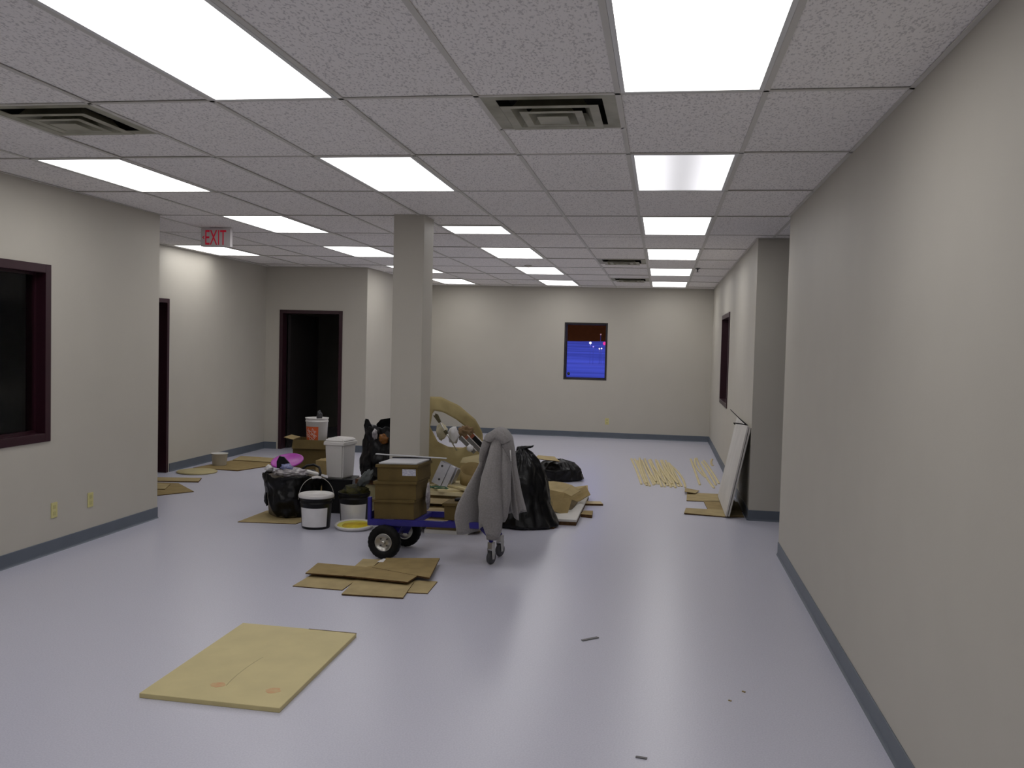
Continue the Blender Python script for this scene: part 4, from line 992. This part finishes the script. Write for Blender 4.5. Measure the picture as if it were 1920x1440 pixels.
# big torn cardboard sheet with a hole, leaning behind the column
def holed_sheet():
    out = [(-0.30, -0.44), (0.14, -0.44), (0.20, 0.02), (0.25, 0.12), (0.262, 0.235), (0.25, 0.34), (0.18, 0.46), (0.02, 0.585), (-0.16, 0.66), (-0.30, 0.66)]
    hole = [(-0.07, 0.20), (0.05, 0.185), (0.13, 0.22), (0.150, 0.29), (0.10, 0.38), (0.0, 0.455), (-0.12, 0.515), (-0.22, 0.53), (-0.24, 0.38), (-0.16, 0.24)]
    n = 60
    def res(p):
        L = [0]
        for a, b in zip(p, p[1:]+p[:1]): L.append(L[-1]+math.hypot(b[0]-a[0], b[1]-a[1]))
        r = []
        for i in range(n):
            s = L[-1]*i/n
            for k in range(len(p)):
                if L[k] <= s <= L[k+1]+1e-9:
                    q = (s-L[k])/(L[k+1]-L[k]); a, b = p[k], p[(k+1) % len(p)]; r.append((a[0]+(b[0]-a[0])*q, a[1]+(b[1]-a[1])*q)); break
        return r
    cx_, cy_ = 0.0, 0.30
    def polar(p, ang):
        best = None
        for a, b in zip(p, p[1:]+p[:1]):
            ax, ay, bx, by = a[0]-cx_, a[1]-cy_, b[0]-cx_, b[1]-cy_
            dx, dy = math.cos(ang), math.sin(ang); ex, ey = bx-ax, by-ay
            det = -dx*ey+dy*ex
            if abs(det) < 1e-9: continue
            tt_ = (-ax*ey+ay*ex)/det; ss = (dx*ay-dy*ax)/det
            if tt_ > 0 and -1e-6 <= ss <= 1+1e-6: best = max(best or 0, tt_)
        return best
    bm = bmesh.new(); R0, R1 = [], []
    rows = 6; G = []
    for i in range(n):
        ang = 2*PI*i/n; ro, ri = polar(out, ang), polar(hole, ang)
        G.append([ri+(ro-ri)*k/rows for k in range(rows+1)])
    front = []; back = []
    for s, L in ((-1, front), (1, back)):
        for k in range(rows+1):
            row = []
            for i in range(n):
                ang = 2*PI*i/n; r = G[i][k]; x_, z_ = cx_+r*math.cos(ang), cy_+r*math.sin(ang)
                y_ = 0.05*fbm((x_*3, z_*3, 4))+0.25*max(0, z_-0.35)**1.5-0.1*max(0, x_)**2
                row.append(bm.verts.new((x_, y_+s*0.002, z_)))
            L.append(row)
    for k in range(rows):
        for i in range(n):
            j = (i+1) % n
            bm.faces.new((front[k][i], front[k][j], front[k+1][j], front[k+1][i])).smooth = True
            bm.faces.new((back[k][i], back[k+1][i], back[k+1][j], back[k][j])).smooth = True
    for i in range(n):
        j = (i+1) % n
        bm.faces.new((front[0][i], back[0][i], back[0][j], front[0][j])); bm.faces.new((front[rows][i], front[rows][j], back[rows][j], back[rows][i]))
    return bm
M_TANC = mat('tan_card_worn', (0.40, 0.325, 0.155, 1), 0.75, 0.25, noise_amt=0.12, noise_scale=5)
t = bm_obj('torn_cardboard', holed_sheet(), M_TANC, None); t.location = (-1.86, 8.31, 0.47); t.rotation_euler = (-0.10, 0, 0.05)
tag(t, 'large tan cardboard sheet with a torn oval hole leaning behind the column', 'cardboard')
t = thing('cardboard_box', 'brown carton behind the timber pile holding up the torn cardboard', 'box', (-1.72, 8.72, 0), (0, 0, 0.05))
bm_obj('box_body', boxbm(-0.33, 0.22, -0.24, 0.2, 0, 0.60, bevel=0.004), M_CARD, t)
bm_obj('lid_flap', boxbm(-0.33, 0.22, -0.245, -0.05, 0.601, 0.605), M_CARD2, t)
# things seen in and over the hole
t = thing('paint_brush', 'long paint brush with silver shaft poking up through the torn cardboard', 'brush', (-1.80, 8.13, 0.66), (0, math.radians(-33), 0))
bm_obj('shaft', tubebm([(0, 0, 0), (0, 0, 0.30)], 0.006, 8), M_STEEL, t)
bm_obj('ferrule', boxbm(-0.014, 0.014, -0.007, 0.007, 0.17, 0.21, bevel=0.002), M_BRISTLE, t)
bm_obj('bristles', prismbm([(-0.012, 0.295), (0.012, 0.295), (0.022, 0.365), (0.008, 0.385), (-0.006, 0.372), (-0.02, 0.38)], -0.008, 0.008, M=RX), M_BRISTLE, t)
crumple('crumpled_paper', 'cream crumpled paper at the left inside the torn cardboard hole', 'paper', (-1.965, 8.22, 0.73), (0.05, 0.035, 0.07), mat('cream_paper', (0.52, 0.47, 0.33, 1), 0.8, noise_amt=0.1), 31, amp=0.35)
crumple('crumpled_paper', 'white crumpled paper in the middle of the torn cardboard hole', 'paper', (-1.855, 8.24, 0.705), (0.045, 0.035, 0.075), M_PAPER, 33, amp=0.35)
crumple('brown_packing', 'brown crumpled packing inside the torn cardboard hole at right', 'packing', (-1.745, 8.26, 0.715), (0.075, 0.04, 0.07), mat('brown_packing', (0.20, 0.125, 0.06, 1), 0.85, noise_amt=0.3, noise_scale=14), 35, amp=0.35, n=4)
# bundle of trim strips leaning right
ang = math.radians(-47)
for k, (lab, m, w_) in enumerate((('dull grey flat strip, leftmost of the leaning trim bundle', M_DARKGREY if False else mat('trim_grey', (0.16, 0.155, 0.145, 1), 0.5, noise_amt=0.1), 0.035),
                                ('grey flat strip with bright edge in the leaning trim bundle', MATS['trim_grey'], 0.035),
                                ('black flat strip in the leaning trim bundle, rightmost', M_BLACKP, 0.045))):
    o = thing('trim_strip', lab, 'strip', (-1.640+k*0.052, 8.10, 0.665+k*0.012), (0, ang, 0), 'leaning trim strips behind the jacket')
    bm_obj('strip_face', boxbm(-w_/2, w_/2, -0.004, 0.004, -0.02, 0.17), m, o)
    bm_obj('bright_edge', boxbm(w_/2, w_/2+0.006, -0.006, 0.006, -0.02, 0.17), M_WHITEP, o)
    bm_obj('end_cap', boxbm(-w_/2, w_/2, -0.0055, 0.0055, 0.145, 0.172), mat('dull_red', (0.26, 0.07, 0.03, 1), 0.5) if k else m, o)
crumple('paper_ball', 'small white paper ball below the leaning trim strips', 'paper', (-1.665, 8.07, 0.655), (0.028, 0.025, 0.03), M_PAPER, 41, amp=0.3)
t = bm_obj('cream_board', prismbm([(-0.22, 0.0), (0.22, 0.0), (0.22, 0.15), (-0.20, 0.045)], -0.008, 0.008, M=RX), M_CREAM, None)
t.location = (-1.52, 8.02, 0.565); t.rotation_euler = (-0.25, 0, 0); tag(t, 'slanted cream board behind the jacket and above the cardboard tube', 'board')
o = plank('dark brown board standing on the pile behind the cardboard tube', -1.72, -1.32, 8.05, 8.09, ztop+0.001, 0.17, M_CREAM2, 0.0)

# ------------------------------------------------------------------ bags and scraps right of the jacket
bag('big black tied rubbish bag on the floor right of the grey jacket', (-1.16, 8.24, 0), [(0, 0.23, 0), (0.06, 0.285, 0.015), (0.2, 0.255, 0.09), (0.35, 0.215, 0.20), (0.45, 0.205, 0.30), (0.55, 0.195, 0.40), (0.7, 0.15, 0.54), (0.85, 0.09, 0.64), (0.93, 0.045, 0.67), (1, 0.03, 0.69)], 9.3, wr=0.022, lean=(-0.09, 0.05))
rb = [o for o in bpy.data.objects if o.get('label', '').startswith('big black tied')][0]
bm = bmesh.new()
add_prism(bm, [(-0.055, -0.02), (0.02, -0.012), (0.10, 0.02), (0.105, 0.032), (0.02, 0.022), (-0.05, 0.01)], -0.02, 0.02, M=RX); bmesh.ops.subdivide_edges(bm, edges=bm.edges[:], cuts=2, use_grid_fill=True)
for v in bm.verts: v.co += Vector((0, 0.02*fbm(v.co*15), 0.012*fbm(v.co*20+Vector((3, 0, 0)))))
o = bm_obj('tied_neck', bm, M_BAG, rb); o.location = (-0.06, 0.03, 0.69)
bag('low black rubbish bag lying farthest behind the cardboard scraps', (-1.19, 11.15, 0), [(0, 0.22, 0), (0.1, 0.27, 0.02), (0.45, 0.26, 0.13), (0.75, 0.17, 0.215), (1, 0.03, 0.245)], 17.5, wr=0.03, asp=0.75)
o = sheet('cardboard_sheet', [(-0.20, -0.05), (0.11, -0.06), (0.02, 0.16), (-0.18, 0.14)], 0.006, M_CARD2)
o.location = (-1.27, 10.98, 0.262); o.rotation_euler = (0.10, 0.06, 0); tag(o, 'tan cardboard piece lying on the farthest black bag', 'cardboard')
# white slab with worn wooden edges
t = thing('white_board', 'white board lying flat on the floor right of the bags', 'board', (-0.88, 9.0, 0), (0, 0, 0))
bm_obj('panel_face', prismbm([(-0.24, -0.36), (-0.03, -0.705), (0.165, -0.69), (0.16, 0.86), (-0.10, 0.88)], 0.035, 0.055), M_WHITEB, t)
bm_obj('panel_core', prismbm([(-0.235, -0.355), (-0.03, -0.70), (0.16, -0.685), (0.155, 0.855), (-0.095, 0.875)], 0.0, 0.035), M_CARDE, t)
o = sheet('cardboard_scrap', [(-0.10, -0.06), (0.08, -0.08), (0.09, 0.08), (-0.08, 0.1)], 0.02, M_CREAM2); o.location = (-0.70, 9.45, 0.0); o.rotation_euler = (0, 0, 0.3)
o.location = (-0.645, 9.5, 0); tag(o, 'small tan scrap right of the white floor board, the farther one', 'scrap')
o = sheet('cardboard_scrap', [(-0.05, -0.10), (0.06, -0.12), (0.05, 0.12), (-0.04, 0.1)], 0.03, M_CARD); o.location = (-0.665, 8.85, 0.0); tag(o, 'brown scrap against the right edge of the white floor board', 'scrap')
o = sheet('cardboard_scrap', [(-0.10, -0.05), (0.06, -0.06), (0.08, 0.04), (-0.08, 0.05)], 0.012, M_CARD2); o.location = (-0.96, 8.17, 0.0); tag(o, 'tan scrap on the floor in front of the white floor board', 'scrap')
# crumpled cardboard heap
def bent(label, loc, poly, rot, m=M_CARD2, curl=0.5):
    bm = prismbm(poly, 0, 0.005)
    bmesh.ops.subdivide_edges(bm, edges=bm.edges[:], cuts=3, use_grid_fill=True)
    for v in bm.verts: v.co.z += curl*(v.co.x**2)+0.015*fbm(v.co*7)
    o = bm_obj('cardboard_piece', bm, m, None, loc=loc); o.rotation_euler = rot; tag(o, label, 'cardboard', 'torn cardboard heap right of the bags'); return o
bent('topmost tan cardboard flap of the torn heap', (-0.97, 8.95, 0.225), [(-0.22, -0.18), (0.14, -0.16), (0.21, 0.14), (-0.18, 0.20)], (0.22, 0.10, -0.1), M_CARD2, -0.6)
bent('drooping brown cardboard flap at the front of the torn heap', (-0.97, 8.70, 0.155), [(-0.17, -0.14), (0.15, -0.15), (0.17, 0.13), (-0.16, 0.13)], (0.60, 0.2, 0.1), M_CARD, -0.6)
bent('upright narrow cardboard piece at the left front of the torn heap', (-0.985, 8.36, 0.06), [(-0.035, -0.02), (0.035, -0.02), (0.04, 0.14), (-0.03, 0.15)], (1.25, 0, 0.1), M_CARD2, 0)
bent('small brown crumpled cardboard at the right end of the torn heap', (-0.80, 9.25, 0.115), [(-0.12, -0.10), (0.12, -0.08), (0.14, 0.08), (-0.10, 0.11)], (0.35, -0.35, 0.4), M_CARD, 1.2)
bent('pale cardboard flap at the back right of the torn heap', (-0.83, 9.55, 0.13), [(-0.14, -0.10), (0.11, -0.10), (0.13, 0.10), (-0.12, 0.12)], (0.12, -0.15, 0.2), M_CARD2, 0.4)
bent('dark folded cardboard low under the torn heap', (-0.93, 8.95, 0.075), [(-0.19, -0.17), (0.12, -0.14), (0.15, 0.2), (-0.16, 0.2)], (0.1, 0.05, 0.0), M_CARDD, -0.3)

# ------------------------------------------------------------------ strips on the far floor
def strip(lab, p, q, bow, grp, wd=0.02):
    P, Q = Vector((p[0], p[1], 0)), Vector((q[0], q[1], 0)); d = (Q-P); L = d.length; c = (P+Q)/2; n = Vector((-d.y, d.x, 0)).normalized()
    bm = bmesh.new(); K = 10; z0 = p[2] if len(p) > 2 else 0; rings = []
    for k in range(K+1):
        s = k/K; o_ = P+d*s-c+n*bow*4*s*(1-s)
        rings.append([bm.verts.new((o_.x+n.x*a, o_.y+n.y*a, z)) for a, z in ((-wd, 0), (wd, 0), (wd, 0.008), (-wd*0.4, 0.012), (-wd, 0.008))])
    for a, b in zip(rings, rings[1:]):
        for k in range(5): bm.faces.new((a[k], a[(k+1) % 5], b[(k+1) % 5], b[k]))
    bm.faces.new(rings[0]); bm.faces.new(rings[-1])
    o = bm_obj('wood_strip', bm, M_CREAM, None, loc=(c.x, c.y, z0)); tag(o, lab, 'wood strip', grp); return o
G1 = 'large bundle of cream strips on the far floor'
ORDW = ['leftmost', 'second', 'third', 'fourth', 'fifth', 'sixth', 'seventh', 'eighth', 'ninth', 'tenth', 'eleventh', 'twelfth', 'thirteenth', 'fourteenth', 'fifteenth', 'rightmost']
random.seed(21)
for k in range(16):
    s_ = k/15
    p = (-0.185+0.50*s_+random.uniform(-0.008, 0.008), 11.0+random.uniform(-0.10, 0.16)); q = (-0.40+0.60*s_**0.9+random.uniform(-0.02, 0.02), 13.6-0.25*s_+random.uniform(-0.15, 0.2))
    lab = ORDW[k]+(' cream wood strip from the left lying in the large far bundle' if 0 < k < 15 else ' cream wood strip of the large bundle on the far floor')
    if k == 15: q = (0.13, 13.3)
    strip(lab, p, q, -0.05 if k == 15 else random.uniform(-0.012, 0.012), G1, 0.0135)
for w_, p, q in (('leftmost', (-0.13, 11.12, 0.0125), (-0.27, 13.5)), ('second', (-0.02, 11.3, 0.0125), (-0.20, 13.6)), ('third', (0.09, 11.2, 0.0125), (-0.12, 13.5)), ('fourth', (0.17, 11.15, 0.0125), (-0.02, 13.4)), ('rightmost', (0.24, 11.2, 0.0125), (0.06, 13.35))):
    strip(w_+' of the cream strips lying on top across the large far bundle', p, q, 0.015, G1, 0.0135)
G2 = 'small bundle of cream strips by the right wall'
for lab, p, q, b in (('leftmost single cream strip of the small bundle by the right wall', (0.50, 11.25), (0.47, 13.9), 0.0),
                     ('cream strip crossing the small bundle, curved and second from left', (0.60, 11.95), (0.54, 14.0), 0.05),
                     ('longest cream strip of the small bundle, reaching nearest the camera', (0.655, 11.05), (0.56, 14.05), 0.02),
                     ('fourth cream strip from the left in the small bundle', (0.69, 11.3), (0.62, 13.6), -0.01),
                     ('rightmost cream strip of the small bundle by the right wall', (0.735, 11.45), (0.655, 13.8), -0.01)):
    strip(lab, p, q, b, G2, 0.0135)
strip('short brown strip beside the small bundle near the right baseboard', (0.755, 13.2), (0.79, 14.0), 0.02, None, 0.014).data.materials[0] = M_CREAM2

# ------------------------------------------------------------------ panels leaning by the pillar
t = thing('cardboard_sheet', 'torn flat tan carton with a gap under the leaning white panels', 'cardboard', (0.5, 9.6, 0))
c = (0.5, 9.6)
sheet('front_flap', off([(0.265, 9.20), (0.65, 9.14), (0.84, 9.20), (0.84, 9.52), (0.29, 9.50)], c), 0.01, M_CARD2, t, zf=lambda x, y: 0.03*max(0, -x-0.05))
sheet('middle_panel', off([(0.51, 9.50), (0.85, 9.5), (0.85, 10.1), (0.49, 10.05)], c), 0.008, M_CARD, t)
sheet('back_flap', off([(0.31, 10.02), (0.83, 10.05), (0.80, 10.60), (0.33, 10.58)], c), 0.008, M_CARD2, t)
sheet('torn_corner', off([(0.30, 10.45), (0.42, 10.48), (0.47, 10.72), (0.31, 10.74)], c), 0.006, M_CARD2, t, z=0.012, zf=lambda x, y: 0.2*max(0, -x-0.1))
for k, (lab, x_, m) in enumerate((('white panel leaning on the far right wall, front of the pair', 0.655, M_WHITEB), ('white panel leaning on the far right wall, back of the pair', 0.678, mat('panel_back', (0.50, 0.485, 0.45, 1), 0.6, noise_amt=0.05)))):
    o = bm_obj('leaning_panel', boxbm(0, 0.017, 0, 1.25+0.05*k, 0, 0.90-0.015*k, bevel=0.002), m, None)
    o.location = (x_, 9.09, 0.022); o.rotation_euler = (0, math.radians(11.3), 0); tag(o, lab, 'panel', 'leaning white panels')
st = [(0.675, 10.0, 0.955), (0.76, 9.5, 0.945), (0.842, 9.16, 0.905)]
t = thing('black_strap', 'thin bent black strip resting on top of the leaning panels', 'strip', (0.84, 9.16, 0.90))
bm_obj('long_arm', tubebm([(0, 0, 0), (-0.065, 0.05, 0.055), (-0.16, 0.12, 0.145)], [0.007, 0.005, 0.003], 6), M_BLACKP, t)
bm_obj('short_arm', tubebm([(0.0, 0, 0.005), (-0.06, 0.0, 0.016), (-0.135, 0.0, 0.022), (-0.118, 0.0, 0.008)], 0.006, 6), M_BLACKP, t)

# ------------------------------------------------------------------ things on the floor of the left recess
t = thing('cardboard_sheet', 'flat brown cardboard nearest the left wall corner', 'cardboard', (-5.2, 9.2, 0))
c = (-5.2, 9.2)
sheet('flap', off([(-5.5, 8.62), (-5.02, 8.65), (-4.80, 8.99), (-5.22, 9.44), (-5.6, 9.42)], c), 0.008, M_CARD, t)
sheet('upper_flap', off([(-5.45, 8.9), (-5.13, 9.0), (-5.25, 9.32), (-5.5, 9.30)], c), 0.006, M_CARD2, t, z=0.009)
o = sheet('cardboard_sheet', [(-0.42, -0.16), (0.20, -0.02), (0.10, 0.24), (-0.5, 0.10)], 0.012, M_CARD2); o.location = (-5.27, 9.62, 0.0); tag(o, 'narrow tan cardboard strip behind the corner cardboard in the left recess', 'cardboard')
o = bm_obj('round_board', lathebm([(0, 0), (0.225, 0), (0.235, 0.006), (0.235, 0.016), (0.225, 0.022), (0, 0.02)], 40), mat('round_cream', (0.50, 0.43, 0.22, 1), 0.6, noise_amt=0.06), None); o.location = (-5.47, 10.32, 0); tag(o, 'round cream disc lying on the floor of the left recess', 'disc')
t = thing('cardboard_sheet', 'large flat brown cardboard under the small white tub', 'cardboard', (-5.3, 11.0, 0))
c = (-5.3, 11.0)
sheet('main_panel', off([(-5.68, 10.62), (-5.07, 10.57), (-4.80, 11.4), (-5.55, 11.5)], c), 0.010, M_CARD, t)
sheet('back_flap', off([(-5.55, 11.42), (-4.86, 11.35), (-4.90, 11.62), (-5.55, 11.66)], c), 0.008, M_CARD2, t, z=0.011, zf=lambda x, y: 0.10*max(0, y-0.42))
t = thing('white_tub', 'small translucent white plastic tub on flat cardboard', 'tub', (-5.50, 10.95, 0.010))
bm_obj('tub_body', lathebm([(0, 0), (0.080, 0), (0.086, 0.005), (0.100, 0.145), (0.107, 0.146), (0.107, 0.152), (0.098, 0.152), (0.083, 0.008), (0, 0.006)], 36, cap=False), mat('tub_plastic', (0.62, 0.61, 0.58, 1), 0.4), t)
